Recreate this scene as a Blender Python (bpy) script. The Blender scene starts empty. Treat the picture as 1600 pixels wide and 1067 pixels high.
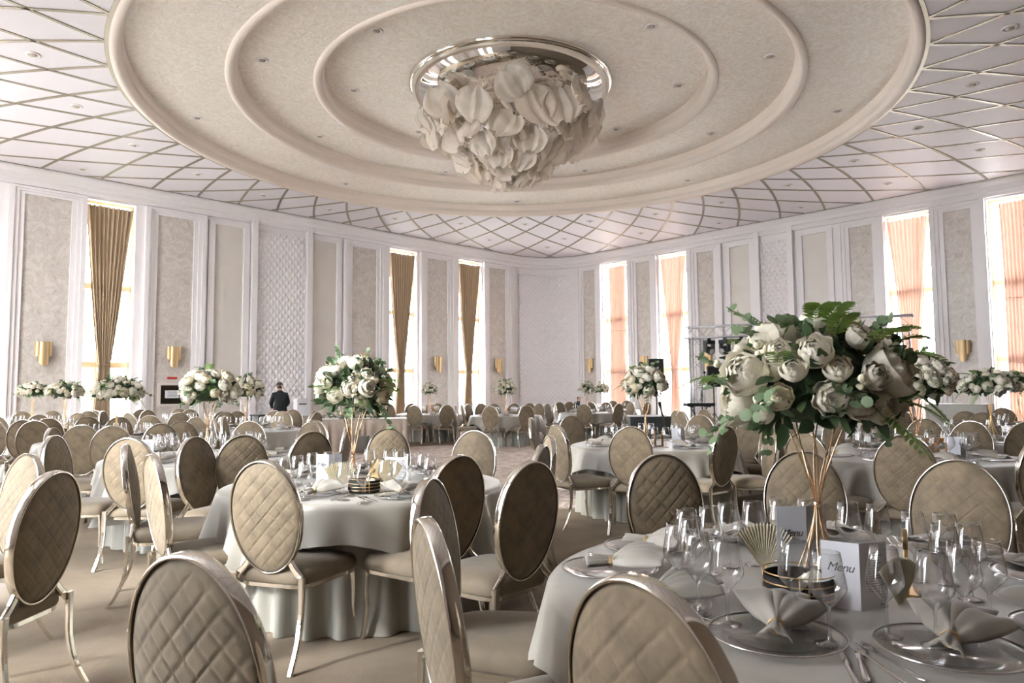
import bpy, bmesh, math, random
from mathutils import Vector, Matrix, Euler

PI = math.pi
sc = bpy.context.scene
C = sc.collection
R = math.radians

# ------------------------------------------------------------------ camera
cam_d = bpy.data.cameras.new('camera')
cam = bpy.data.objects.new('camera', cam_d)
C.objects.link(cam)
PITCH = math.atan(78.5 / 1097.0)
cam.matrix_world = Matrix.Translation((0, 0, 1.37)) @ Euler((PI / 2 + PITCH, 0, 0)).to_matrix().to_4x4() @ Matrix.Rotation(-0.0074, 4, 'Z')
cam_d.sensor_width = 36.0
cam_d.lens = 36.0 * 1097.0 / 1600.0
cam_d.clip_start = 0.05
cam_d.clip_end = 300
cam_d.dof.use_dof = True
cam_d.dof.focus_distance = 4.6
cam_d.dof.aperture_fstop = 7.0
sc.camera = cam

# ------------------------------------------------------------------ world, sun, exposure
w = bpy.data.worlds.new('overcast')
sc.world = w
w.use_nodes = True
wn = w.node_tree.nodes
bg = wn['Background']
bg.inputs[0].default_value = (0.91, 0.94, 1.0, 1)
bg.inputs[1].default_value = 17.0

sun_d = bpy.data.lights.new('sun', 'SUN')
sun_d.energy = 2.6
sun_d.angle = R(7)
sun_d.color = (1.0, 0.98, 0.96)
sun = bpy.data.objects.new('sun', sun_d)
C.objects.link(sun)
_d = Vector((math.sin(R(50)) * math.cos(R(30)), math.cos(R(50)) * math.cos(R(30)), -math.sin(R(30))))
sun.rotation_euler = _d.to_track_quat('-Z', 'Y').to_euler()

sc.view_settings.view_transform = 'Standard'
sc.view_settings.look = 'None'
sc.view_settings.gamma = 1
sc.view_settings.use_curve_mapping = False
sc.view_settings.exposure = 1.45
sc.cycles.max_bounces = 8
sc.cycles.diffuse_bounces = 5
sc.cycles.glossy_bounces = 4
sc.cycles.transmission_bounces = 4
sc.cycles.transparent_max_bounces = 16
sc.cycles.caustics_reflective = False
sc.cycles.caustics_refractive = False
sc.cycles.sample_clamp_indirect = 6.0
sc.cycles.use_denoising = True

# ------------------------------------------------------------------ room frame
K = Vector((1.526, 28.28))            # far corner of the hall
U = Vector((0.7147, 0.6994))
V = Vector((-0.6994, 0.7147))
H = 6.57                              # ceiling height
CEN = Vector((0.11, 13.52))           # centre of the round ceiling
def P2(a, b):
    """a metres along the left wall, b metres along the right wall, both from the far corner."""
    p = K - a * U - b * V
    return p.x, p.y
LL, RL = 23.2, 21.6                   # lengths of the two walls

# portals: daylight comes through these window openings
WIN_L = [4.22, 7.18, 15.97, 18.9]
WIN_R = [3.30, 5.80, 13.20, 15.60]
WIN_B = [3.30, 5.80, 12.9, 15.0]    # wall behind the camera on its left
WW, WZ0, WZ1 = 1.1, 0.12, 6.13
def portal(x, y, nx, ny):
    l = bpy.data.lights.new('window_daylight', 'AREA')
    l.shape = 'RECTANGLE'; l.size = WW; l.size_y = WZ1 - WZ0
    l.cycles.is_portal = True
    o = bpy.data.objects.new('window_daylight', l)
    C.objects.link(o)
    o.location = (x, y, (WZ0 + WZ1) / 2)
    o.rotation_euler = Vector((nx, ny, 0)).to_track_quat('-Z', 'Z').to_euler()
for a in WIN_L:
    x, y = P2(a, -0.33); portal(x, y, -V.x, -V.y)
for b in WIN_R:
    x, y = P2(-0.33, b); portal(x, y, -U.x, -U.y)
for b in WIN_B:
    x, y = P2(LL + 0.33, b); portal(x, y, U.x, U.y)

# ------------------------------------------------------------------ materials
def srgb(r, g, b):
    f = lambda c: (c / 255 / 12.92) if c / 255 <= 0.04045 else ((c / 255 + 0.055) / 1.055) ** 2.4
    return (f(r), f(g), f(b), 1)
def mat(name, col, rough=0.6, metal=0.0, sheen=0.0, var=0.0, scale=8.0, bump=0.0, bscale=40.0, coat=0.0, spec=0.5, sub=0.0, detail=4.0, stretch=None):
    m = bpy.data.materials.new(name); m.use_nodes = True
    nt = m.node_tree; b = nt.nodes['Principled BSDF']
    b.inputs['Base Color'].default_value = col
    b.inputs['Roughness'].default_value = rough
    b.inputs['Metallic'].default_value = metal
    b.inputs['Specular IOR Level'].default_value = spec
    if sheen:
        b.inputs['Sheen Weight'].default_value = sheen
        b.inputs['Sheen Roughness'].default_value = 0.4
    if coat: b.inputs['Coat Weight'].default_value = coat
    tc = nt.nodes.new('ShaderNodeTexCoord')
    src = tc.outputs['Object']
    if stretch:
        mp = nt.nodes.new('ShaderNodeMapping'); mp.inputs['Scale'].default_value = stretch
        nt.links.new(src, mp.inputs[0]); src = mp.outputs[0]
    if var:
        n = nt.nodes.new('ShaderNodeTexNoise'); n.inputs['Scale'].default_value = scale; n.inputs['Detail'].default_value = detail
        nt.links.new(src, n.inputs['Vector'])
        r = nt.nodes.new('ShaderNodeValToRGB')
        r.color_ramp.elements[0].position = 0.32; r.color_ramp.elements[1].position = 0.68
        r.color_ramp.elements[0].color = tuple(c * (1 - var) for c in col[:3]) + (1,)
        r.color_ramp.elements[1].color = tuple(min(1, c * (1 + var)) for c in col[:3]) + (1,)
        nt.links.new(n.outputs['Fac'], r.inputs[0]); nt.links.new(r.outputs[0], b.inputs['Base Color'])
    if bump:
        n = nt.nodes.new('ShaderNodeTexNoise'); n.inputs['Scale'].default_value = bscale; n.inputs['Detail'].default_value = 3
        nt.links.new(src, n.inputs['Vector'])
        bp = nt.nodes.new('ShaderNodeBump'); bp.inputs['Strength'].default_value = bump; bp.inputs['Distance'].default_value = 0.02
        nt.links.new(n.outputs['Fac'], bp.inputs['Height']); nt.links.new(bp.outputs[0], b.inputs['Normal'])
    return m
def translucent(name, col, fac=0.4, var=0.0, scale=6, rough=0.8):
    m = mat(name, col, rough, var=var, scale=scale)
    nt = m.node_tree; out = nt.nodes['Material Output']; b = nt.nodes['Principled BSDF']
    t = nt.nodes.new('ShaderNodeBsdfTranslucent'); t.inputs[0].default_value = col
    mx = nt.nodes.new('ShaderNodeMixShader'); mx.inputs[0].default_value = fac
    nt.links.new(b.outputs[0], mx.inputs[1]); nt.links.new(t.outputs[0], mx.inputs[2]); nt.links.new(mx.outputs[0], out.inputs[0])
    return m
def thin_glass(name, tint=(0.97, 0.98, 0.98, 1), lo=0.05, hi=0.75, rough=0.02, edge=(0.55, 0.57, 0.58, 1)):
    m = bpy.data.materials.new(name); m.use_nodes = True
    nt = m.node_tree; nt.nodes.remove(nt.nodes['Principled BSDF']); out = nt.nodes['Material Output']
    lw = nt.nodes.new('ShaderNodeLayerWeight'); lw.inputs[0].default_value = 0.35
    mr = nt.nodes.new('ShaderNodeMapRange'); mr.inputs['To Min'].default_value = lo; mr.inputs['To Max'].default_value = hi
    nt.links.new(lw.outputs['Facing'], mr.inputs['Value'])
    tr = nt.nodes.new('ShaderNodeBsdfTransparent')
    cr = nt.nodes.new('ShaderNodeValToRGB'); cr.color_ramp.elements[0].color = tint; cr.color_ramp.elements[1].color = edge
    cr.color_ramp.elements[0].position = 0.45
    nt.links.new(lw.outputs['Facing'], cr.inputs[0]); nt.links.new(cr.outputs[0], tr.inputs[0])
    gl = nt.nodes.new('ShaderNodeBsdfGlossy'); gl.inputs['Roughness'].default_value = rough
    mx = nt.nodes.new('ShaderNodeMixShader')
    nt.links.new(mr.outputs[0], mx.inputs[0]); nt.links.new(tr.outputs[0], mx.inputs[1]); nt.links.new(gl.outputs[0], mx.inputs[2])
    nt.links.new(mx.outputs[0], out.inputs[0])
    return m

M = {}
M['wall'] = mat('painted_wall', srgb(240, 236, 237), 0.55)
M['ceiling'] = mat('satin_ceiling', srgb(236, 232, 238), 0.5, spec=0.5)
M['strip'] = mat('champagne_metal_strip', srgb(150, 140, 122), 0.38, metal=0.6)
M['dark_wood'] = mat('dark_brown_wood', srgb(70, 48, 36), 0.4)
M['low_bounce_wall'] = mat('low_bounce_brown', srgb(96, 82, 68), 0.6, var=0.1, scale=4)  # invented dark brown for the unseen near wall, cuts bounced light
M['cream'] = mat('cream_moulding', srgb(232, 222, 210), 0.45)
M['lip'] = mat('cream_moulding_band', srgb(238, 226, 216), 0.5)
M['chrome'] = mat('polished_steel', (0.80, 0.76, 0.69, 1), 0.09, metal=1.0)
M['steel'] = mat('cutlery_steel', (0.74, 0.72, 0.69, 1), 0.16, metal=1.0)
M['velvet'] = mat('taupe_velvet', srgb(120, 106, 85), 0.75, sheen=0.22, var=0.20, scale=14, bump=0.12, bscale=300)
M['velvet_seat'] = mat('taupe_velvet_seat', srgb(120, 107, 88), 0.75, sheen=0.22, var=0.12, scale=9)
M['cloth'] = mat('grey_satin_cloth', srgb(160, 156, 146), 0.38, sheen=0.3, var=0.03, scale=3)
M['skirt'] = mat('shaded_satin_skirt', srgb(152, 150, 140), 0.38, sheen=0.3)  # overlay satin a touch darker, its shade put into the colour
M['napkin'] = mat('grey_napkin_cloth', srgb(156, 151, 141), 0.6, sheen=0.4, bump=0.05, bscale=500)
M['gold'] = mat('brushed_gold', srgb(212, 180, 130), 0.28, metal=1.0)
M['rose_gold'] = mat('copper_gold_wire', srgb(226, 190, 154), 0.2, metal=1.0)
M['sconce'] = mat('sconce_gold', srgb(206, 178, 134), 0.45, metal=0.6)
M['black'] = mat('black_velvet', srgb(22, 21, 21), 0.8)
M['black_plastic'] = mat('black_plastic', srgb(34, 40, 40), 0.55)
M['wood'] = mat('varnished_wood', srgb(150, 100, 50), 0.4, var=0.15, scale=20)
M['paper'] = mat('white_card', srgb(226, 226, 232), 0.6)
M['ink'] = mat('dark_ink', srgb(60, 62, 66), 0.8)
M['print_leaf'] = mat('printed_leaf_ink', srgb(120, 150, 148), 0.8)
M['palm'] = mat('dried_palm', srgb(216, 208, 186), 0.7, var=0.08, scale=30)
M['curtain'] = translucent('curtain_cloth', srgb(176, 155, 128), 0.010, var=0.04, scale=4)
M['curtain_backlit'] = translucent('backlit_curtain_cloth', srgb(232, 206, 190), 0.036, var=0.04, scale=4)  # same cloth as the left curtains; backlight put into the paler peach colour
M['window_frame'] = mat('beige_window_frame', srgb(222, 196, 158), 0.4)
M['pane'] = thin_glass('window_glass', (0.97, 0.98, 0.98, 1), 0.03, 0.4, 0.0, (0.85, 0.88, 0.88, 1))
M['glass'] = thin_glass('wine_glass_glass', (0.985, 0.985, 0.985, 1), 0.06, 0.95, 0.01, (0.40, 0.40, 0.385, 1))
M['plate_glass'] = thin_glass('charger_glass', (0.95, 0.95, 0.95, 1), 0.10, 0.45, 0.08, (0.8, 0.8, 0.8, 1))
M['mirror'] = mat('mirror_chrome', (0.86, 0.84, 0.80, 1), 0.03, metal=1.0)
M['petal_glass'] = translucent('frosted_petal', srgb(244, 234, 222), 0.45, var=0.06, scale=14, rough=0.3)
M['rose'] = translucent('white_petal', srgb(240, 234, 218), 0.25)
M['rose_cream'] = translucent('cream_petal', srgb(240, 230, 206), 0.25)
M['bud'] = mat('pale_bud', srgb(232, 228, 200), 0.6)
M['leaf'] = translucent('grey_green_leaf', srgb(66, 88, 56), 0.25, var=0.35, scale=5, rough=0.5)
M['fern'] = translucent('bright_fern_leaf', srgb(126, 156, 80), 0.3, var=0.2, scale=6, rough=0.5)
M['eucalyptus'] = translucent('eucalyptus_leaf', srgb(118, 140, 104), 0.25, var=0.15, scale=5, rough=0.5)
M['stem'] = mat('brown_green_stem', srgb(92, 90, 56), 0.7)
M['skin'] = mat('skin', srgb(206, 160, 132), 0.5)
M['hair'] = mat('brown_hair', srgb(66, 48, 34), 0.6)
M['dark_shirt'] = mat('dark_shirt_cloth', srgb(28, 32, 34), 0.8)
M['dark_trousers'] = mat('dark_trouser_cloth', srgb(22, 22, 24), 0.8)
M['white_plastic'] = mat('white_plastic', srgb(225, 225, 228), 0.4)
M['tulle'] = translucent('beige_tulle', srgb(190, 175, 160), 0.2, var=0.08, scale=10)
M['grey_fabric'] = mat('grey_upholstery', srgb(128, 124, 116), 0.9)
M['truss'] = mat('silver_truss_tube', srgb(200, 200, 204), 0.3, metal=0.8)
M['lens'] = mat('lamp_lens', srgb(190, 190, 192), 0.15)
M['red'] = mat('red_sign', srgb(205, 70, 60), 0.5)
M['dark_glass'] = mat('dark_hatch_glass', srgb(40, 32, 26), 0.1, spec=0.8)
M['soil'] = mat('outside_paving', srgb(190, 190, 186), 0.9)
M['tree'] = translucent('tree_leaves', srgb(120, 150, 104), 0.3, var=0.2, scale=1.5)
M['bark'] = mat('tree_bark', srgb(110, 98, 84), 0.9, var=0.2, scale=6)

def marble_material():
    m = bpy.data.materials.new('veined_plaster'); m.use_nodes = True
    nt = m.node_tree; b = nt.nodes['Principled BSDF']; b.inputs['Roughness'].default_value = 0.35
    tc = nt.nodes.new('ShaderNodeTexCoord')
    n = nt.nodes.new('ShaderNodeTexNoise'); n.inputs['Scale'].default_value = 3.2; n.inputs['Detail'].default_value = 9
    n.inputs['Roughness'].default_value = 0.65; n.inputs['Distortion'].default_value = 2.2
    nt.links.new(tc.outputs['Object'], n.inputs['Vector'])
    r = nt.nodes.new('ShaderNodeValToRGB')
    e = r.color_ramp.elements
    e[0].position = 0.36; e[0].color = srgb(190, 180, 172)
    e[1].position = 0.62; e[1].color = srgb(216, 209, 202)
    x = e.new(0.485); x.color = srgb(213, 206, 199)
    x = e.new(0.50); x.color = srgb(178, 167, 158)
    x = e.new(0.515); x.color = srgb(212, 204, 197)
    nt.links.new(n.outputs['Fac'], r.inputs[0]); nt.links.new(r.outputs[0], b.inputs['Base Color'])
    return m
M['marble'] = marble_material()
M['plain_panel'] = mat('pale_plaster_panel', srgb(222, 215, 208), 0.4, var=0.03, scale=2.0)

def silk_material():
    m = bpy.data.materials.new('silk_plaster'); m.use_nodes = True
    nt = m.node_tree; b = nt.nodes['Principled BSDF']; b.inputs['Roughness'].default_value = 0.42
    tc = nt.nodes.new('ShaderNodeTexCoord')
    n = nt.nodes.new('ShaderNodeTexNoise'); n.inputs['Scale'].default_value = 5.5; n.inputs['Detail'].default_value = 6
    n.inputs['Roughness'].default_value = 0.6; n.inputs['Distortion'].default_value = 2.5
    nt.links.new(tc.outputs['Object'], n.inputs['Vector'])
    r = nt.nodes.new('ShaderNodeValToRGB')
    r.color_ramp.elements[0].position = 0.38; r.color_ramp.elements[0].color = srgb(236, 226, 214)
    r.color_ramp.elements[1].position = 0.62; r.color_ramp.elements[1].color = srgb(250, 244, 237)
    nt.links.new(n.outputs['Fac'], r.inputs[0]); nt.links.new(r.outputs[0], b.inputs['Base Color'])
    r2 = nt.nodes.new('ShaderNodeMapRange'); r2.inputs['To Min'].default_value = 0.55; r2.inputs['To Max'].default_value = 0.28
    nt.links.new(n.outputs['Fac'], r2.inputs['Value']); nt.links.new(r2.outputs[0], b.inputs['Roughness'])
    bp = nt.nodes.new('ShaderNodeBump'); bp.inputs['Strength'].default_value = 0.35; bp.inputs['Distance'].default_value = 0.03
    nt.links.new(n.outputs['Fac'], bp.inputs['Height']); nt.links.new(bp.outputs[0], b.inputs['Normal'])
    return m
M['silk'] = silk_material()

def floor_material():
    m = bpy.data.materials.new('patterned_carpet'); m.use_nodes = True
    nt = m.node_tree; b = nt.nodes['Principled BSDF']; b.inputs['Roughness'].default_value = 0.9
    b.inputs['Specular IOR Level'].default_value = 0.2
    L = nt.links.new
    tc = nt.nodes.new('ShaderNodeTexCoord')
    def noise(s, d, dist=0.0):
        n = nt.nodes.new('ShaderNodeTexNoise'); n.inputs['Scale'].default_value = s; n.inputs['Detail'].default_value = d
        n.inputs['Distortion'].default_value = dist; L(tc.outputs['Object'], n.inputs['Vector']); return n
    def ramp(n, p0, c0, p1, c1):
        r = nt.nodes.new('ShaderNodeValToRGB'); r.color_ramp.elements[0].position = p0; r.color_ramp.elements[0].color = c0
        r.color_ramp.elements[1].position = p1; r.color_ramp.elements[1].color = c1; L(n.outputs['Fac'], r.inputs[0]); return r
    a = ramp(noise(1.6, 8, 0.6), 0.35, srgb(120, 107, 90), 0.65, srgb(138, 125, 108))
    sw = ramp(noise(2.3, 2, 3.5), 0.49, srgb(214, 201, 192), 0.53, srgb(184, 168, 155))
    # medallion of swirls inside the chairs' ring
    mp = nt.nodes.new('ShaderNodeVectorMath'); mp.operation = 'DISTANCE'; mp.inputs[1].default_value = (0.11, 13.52, 0)
    L(tc.outputs['Object'], mp.inputs[0])
    mr = nt.nodes.new('ShaderNodeMapRange'); mr.inputs['From Min'].default_value = 5.1; mr.inputs['From Max'].default_value = 5.25
    mr.inputs['To Min'].default_value = 1; mr.inputs['To Max'].default_value = 0
    L(mp.outputs['Value'], mr.inputs['Value'])
    mx = nt.nodes.new('ShaderNodeMix'); mx.data_type = 'RGBA'
    L(mr.outputs[0], mx.inputs[0]); L(a.outputs[0], mx.inputs[6]); L(sw.outputs[0], mx.inputs[7])
    L(mx.outputs[2], b.inputs['Base Color'])
    bp = nt.nodes.new('ShaderNodeBump'); bp.inputs['Strength'].default_value = 0.25; bp.inputs['Distance'].default_value = 0.01
    L(noise(160, 2).outputs['Fac'], bp.inputs['Height']); L(bp.outputs[0], b.inputs['Normal'])
    return m
M['floor'] = floor_material()

# ------------------------------------------------------------------ mesh helpers
class MB:
    def __init__(s): s.v = []; s.f = []; s.sm = []
    def add(s, vs, fs, smooth=False):
        n = len(s.v); s.v += [tuple(p) for p in vs]
        s.f += [tuple(i + n for i in f) for f in fs]; s.sm += [smooth] * len(fs); return s
    def box(s, x0, x1, y0, y1, z0, z1, T=None):
        vs = [Vector((x, y, z)) for z in (z0, z1) for y in (y0, y1) for x in (x0, x1)]
        if T: vs = [T(p) if callable(T) else T @ p for p in vs]
        return s.add(vs, [(0, 2, 3, 1), (4, 5, 7, 6), (0, 1, 5, 4), (2, 6, 7, 3), (0, 4, 6, 2), (1, 3, 7, 5)])
    def grid(s, fn, nu, nv, closeu=False, closev=False, smooth=True, flip=False):
        vs = [fn(i / nu, j / nv) for i in range(nu + (0 if closeu else 1)) for j in range(nv + (0 if closev else 1))]
        NV = nv + (0 if closev else 1); NU = nu + (0 if closeu else 1)
        fs = []
        for i in range(nu):
            for j in range(nv):
                a, b = i % NU, (i + 1) % NU; c, d = j % NV, (j + 1) % NV
                q = (a * NV + c, b * NV + c, b * NV + d, a * NV + d)
                fs.append(q[::-1] if flip else q)
        return s.add(vs, fs, smooth)
    def lathe(s, prof, n=24, cx=0, cy=0, cz=0, smooth=True):
        return s.grid(lambda u, v: (cx + prof[min(int(round(v * (len(prof) - 1))), len(prof) - 1)][0] * math.cos(u * 2 * PI),
                                    cy + prof[int(round(v * (len(prof) - 1)))][0] * math.sin(u * 2 * PI),
                                    cz + prof[int(round(v * (len(prof) - 1)))][1]), n, len(prof) - 1, closeu=True, smooth=smooth)
    def tube(s, pts, r, n=8, closed=False, caps=True, sec=None, up=None, smooth=True):
        """round tube, or a flat bar when sec=(w,t) (list per point allowed)."""
        P = [Vector(p) for p in pts]; m = len(P); rings = []
        prev = None
        for i, p in enumerate(P):
            if closed: t = (P[(i + 1) % m] - P[i - 1]).normalized()
            else: t = (P[min(i + 1, m - 1)] - P[max(i - 1, 0)]).normalized()
            if up is not None:
                a = Vector(up(i) if callable(up) else up); a = (a - t * a.dot(t)).normalized()
            elif prev is None:
                a = t.orthogonal().normalized()
            else: a = (prev - t * prev.dot(t)).normalized()
            prev = a; b = t.cross(a)
            if sec:
                w_, t_ = sec[i] if isinstance(sec, list) else sec
                ring = [p + a * (w_ / 2) * x + b * (t_ / 2) * y for x, y in ((1, .6), (.6, 1), (-.6, 1), (-1, .6), (-1, -.6), (-.6, -1), (.6, -1), (1, -.6))] if n == 8 else \
                       [p + a * (w_ / 2) * x + b * (t_ / 2) * y for x, y in ((1, 1), (-1, 1), (-1, -1), (1, -1))]
            else:
                rr = r[i] if isinstance(r, (list, tuple)) else r
                ring = [p + (a * math.cos(2 * PI * k / n) + b * math.sin(2 * PI * k / n)) * rr for k in range(n)]
            rings.append(ring)
        k = len(rings[0]); vs = [q for ring in rings for q in ring]; fs = []
        for i in range(m if closed else m - 1):
            j = (i + 1) % m
            for q in range(k): fs.append((i * k + q, i * k + (q + 1) % k, j * k + (q + 1) % k, j * k + q))
        if caps and not closed:
            fs.append(tuple(range(k))[::-1]); fs.append(tuple((m - 1) * k + q for q in range(k)))
        return s.add(vs, fs, smooth)
    def ball(s, c, r, nu=12, nv=8, sx=1, sy=1, sz=1):
        c = Vector(c)
        return s.grid(lambda u, v: c + Vector((sx * r * math.sin(PI * v) * math.cos(2 * PI * u), sy * r * math.sin(PI * v) * math.sin(2 * PI * u), -sz * r * math.cos(PI * v))), nu, nv, closeu=True)
    def mesh(s, name, m):
        me = bpy.data.meshes.new(name); me.from_pydata(s.v, [], s.f)
        me.polygons.foreach_set('use_smooth', s.sm)
        for x in (m if isinstance(m, (list, tuple)) else [m]): me.materials.append(x)
        me.update(); return me
    def build(s, name, m, parent=None, loc=None):
        return link(name, s.mesh(name, m), parent, loc)
def link(name, data, parent=None, loc=None, rz=None, scale=None):
    o = bpy.data.objects.new(name, data); C.objects.link(o)
    if parent is not None: o.parent = parent
    if loc is not None: o.location = loc
    if rz is not None: o.rotation_euler = (0, 0, rz)
    if scale is not None: o.scale = (scale,) * 3 if not isinstance(scale, tuple) else scale
    return o
def tag(o, label, cat, group=None, kind=None):
    o['label'] = label; o['category'] = cat
    if group: o['group'] = group
    if kind: o['kind'] = kind
    return o
def thing(name, label, cat, loc=(0, 0, 0), rz=0.0, group=None):
    o = link(name, None, None, loc, rz); return tag(o, label, cat, group)
def structure(o): o['kind'] = 'structure'; return o
def copy_tree(o, parent=None):
    kids = list(KIDS.get(o.name, []))
    c = o.copy(); C.objects.link(c)
    if parent is not None: c.parent = parent
    KIDS[c.name] = []
    for ch in kids: KIDS[c.name].append(copy_tree(ch, c))
    return c
KIDS = {}
def register(o):
    ch = [x for x in C.objects if x.parent == o]
    KIDS[o.name] = ch
    for x in ch: register(x)
used = set()
def place(proto, loc, rz, label, cat, group=None, scale=None):
    """moves the first one itself, afterwards copies it with its parts"""
    if proto.name not in used: o = proto; used.add(proto.name)
    else:
        if proto.name not in KIDS: register(proto)
        o = copy_tree(proto)
    o.location = loc; o.rotation_euler = (0, 0, rz)
    if scale is not None: o.scale = (scale,) * 3
    return tag(o, label, cat, group)
def az(deg):   # facing direction measured clockwise from straight ahead -> z rotation of a +Y facing thing
    return -R(deg)
# ================================================================== THE ROOM
# floor
def room_outline(inset=0.0, step=16, rad=1.9):
    pts = []
    def pt(a, b): x, y = P2(a, b); return (x, y)
    i = inset
    pts.append(pt(i + rad * 1.0, i))            # start of the curve on the left wall
    for k in range(1, step):
        t = k / step * PI / 2
        pts.append(pt(i + rad - rad * math.sin(t), i + rad - rad * math.cos(t)))
    pts.append(pt(i, i + rad))
    pts += [pt(i, RL - i), pt(LL - i, RL - i), pt(LL - i, i)]
    return pts
fl = MB()
o_ = room_outline(-0.3)
fl.add([(x, y, 0) for x, y in o_], [tuple(range(len(o_)))[::-1]])
fl.add([(x, y, -0.08) for x, y in o_], [tuple(range(len(o_)))])
structure(fl.build('floor', M['floor']))
gr = MB(); gr.add([(-90, -60, -0.1), (90, -60, -0.1), (90, 110, -0.1), (-90, 110, -0.1)], [(0, 1, 2, 3)])
structure(gr.build('ground', M['soil']))

# walls: s along the wall, d into the room, z up
def frameL(s, d, z): x, y = P2(s, d); return (x, y, z)
def frameR(s, d, z): x, y = P2(d, s); return (x, y, z)
def frameB(s, d, z): x, y = P2(LL - d, s); return (x, y, z)
def frameN(s, d, z): x, y = P2(s, RL - d); return (x, y, z)
def wbox(mb, fr, s0, s1, d0, d1, z0, z1):
    mb.box(s0, s1, d0, d1, z0, z1, T=lambda p: fr(p.x, p.y, p.z))
TOP = H + 0.5
def wall(name, fr, s0, s1, wins, m='wall'):
    mb = MB(); s = s0
    for c in wins:
        a, b = c - WW / 2, c + WW / 2
        wbox(mb, fr, s, a, -0.3, 0, 0, TOP)
        wbox(mb, fr, a, b, -0.3, 0, 0, WZ0); wbox(mb, fr, a, b, -0.3, 0, WZ1, TOP)
        s = b
    wbox(mb, fr, s, s1, -0.3, 0, 0, TOP)
    return structure(mb.build(name, M[m]))
RAD = 1.9
wl = wall('wall_left', frameL, RAD, LL + 0.3, WIN_L)
wr = wall('wall_right', frameR, RAD, RL + 0.3, WIN_R)
wb = wall('wall_back', frameB, 0, RL, WIN_B)
wn_ = wall('wall_near', frameN, 0, LL, [], 'low_bounce_wall')  # wall out of view, darkened so less light bounces onto the foreground
# curved corner wall
def cornerpt(t, d, rad=RAD):
    th = t * PI / 2; r_ = rad - d
    x, y = P2(rad - r_ * math.sin(th), rad - r_ * math.cos(th)); return x, y
mb = MB()
mb.grid(lambda u, v: cornerpt(u, 0) + (TOP * v,), 24, 1)
mb.grid(lambda u, v: cornerpt(u, -0.3) + (TOP * v,), 24, 1, flip=True)
structure(mb.build('wall_corner', M['wall']))

# windows
wnum = 0
LEAN = {}
def window(fr, c, name):
    root = link(name, None); structure(root)
    mb = MB(); a, b = c - WW / 2, c + WW / 2; t = 0.055
    for s in (a, b - t): wbox(mb, fr, s, s + t, -0.26, -0.18, WZ0, WZ1)
    for z0, z1 in ((WZ0, WZ0 + .06), (2.03, 2.17), (3.95, 4.09), (WZ1 - .06, WZ1)): wbox(mb, fr, a, b, -0.26, -0.18, z0, z1)
    wbox(mb, fr, c + .16, c + .21, -0.25, -0.19, WZ0, WZ1)
    f = mb.build('window_frame', M['window_frame'], root)
    mb = MB(); p = [fr(a, -.22, WZ0), fr(b, -.22, WZ0), fr(b, -.22, WZ1), fr(a, -.22, WZ1)]
    mb.add(p, [(0, 1, 2, 3)]); mb.build('window_pane', M['pane'], root)
k = 1
for fr, ws in ((frameL, WIN_L), (frameR, WIN_R), (frameB, WIN_B)):
    for c in ws: window(fr, c, 'window_%d' % k); k += 1

# panels with stepped frames
tn = [1]
def stepped_panel(fr, c, w_, m, deep=True, z0=0.25, z1=5.97):
    mb = MB(); a, b = c - w_ / 2, c + w_ / 2
    steps = ((0.34, 0.13), (0.23, 0.095), (0.14, 0.06)) if deep else ((0.2, 0.07),)
    edges = [s[0] for s in steps] + [0.03]
    for i, (o, d) in enumerate(steps):
        n_ = edges[i + 1] if i + 1 < len(edges) - 0 else 0.03
        q = 0.55
        for s0, s1 in ((a - o, a - n_), (b + n_, b + o)): wbox(mb, fr, s0, s1, 0, d, 0.0, z1 + o * q)
        wbox(mb, fr, a - n_, b + n_, 0, d, z1 + n_ * q, z1 + o * q)
        wbox(mb, fr, a - n_, b + n_, 0, d, 0.0, z0 - 0.0)
    f = structure(mb.build('trim_%d' % tn[0], M['wall'])); tn[0] += 1
    mb = MB(); wbox(mb, fr, a - 0.03, b + 0.03, 0, 0.012, z0, z1 + 0.02)
    mb.build('wall_panel', m, f)
MARB_L = [(2.92, .78), (5.78, .84), (8.72, .84), (14.45, .84), (17.3, .88), (20.4, .84)]
PLAIN_L = [(10.12, .74), (13.05, .74)]
MARB_R = [(2.12, .50), (4.6, .52), (7.1, .55), (12.02, .56), (14.4, .56), (17.1, .56)]
PLAIN_R = [(8.33, .62), (10.72, .66)]
for c, w_ in MARB_L: stepped_panel(frameL, c, w_, M['marble'])
for c, w_ in PLAIN_L: stepped_panel(frameL, c, w_, M['plain_panel'], False)
for c, w_ in MARB_R: stepped_panel(frameR, c, w_, M['marble'])
for c, w_ in PLAIN_R: stepped_panel(frameR, c, w_, M['plain_panel'], False)
for c in (2.0, 4.55, 7.2, 9.5, 11.9): stepped_panel(frameB, c, .6, M['marble'])

# padded diamond panels
def padded(fn, w_, z0, z1, nd, nh, name):
    mb = MB(); du, dv = nd, nh
    def g(u, v):
        a = u * du; b = v * dv
        p, q = a + b, a - b
        e = min(abs(p - round(p)), abs(q - round(q))) * 2
        hgt = 0.012 + 0.055 * min(1, e) ** 0.85
        return fn(u, hgt, z0 + (z1 - z0) * v)
    mb.grid(g, int(du * 12), int(dv * 12), smooth=False)
    f = structure(mb.build(name, M['wall'])); return f
padded(lambda u, d, z: frameL(10.78 + 1.48 * u, d + .02, z), 1.48, .25, 5.97, 8, 23, 'trim_%d' % tn[0]); tn[0] += 1
padded(lambda u, d, z: frameR(9.05 + .85 * u, d + .02, z), .85, .25, 5.97, 5, 23, 'trim_%d' % tn[0]); tn[0] += 1
padded(lambda u, d, z: cornerpt(.04 + .92 * u, d * .8 + .02) + (z,), 2.7, .25, 5.95, 15, 34, 'trim_%d' % tn[0]); tn[0] += 1
mb = MB()
for s0, s1 in ((10.6, 10.76), (12.28, 12.44)): wbox(mb, frameL, s0, s1, 0, .16, 0, H)
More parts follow.
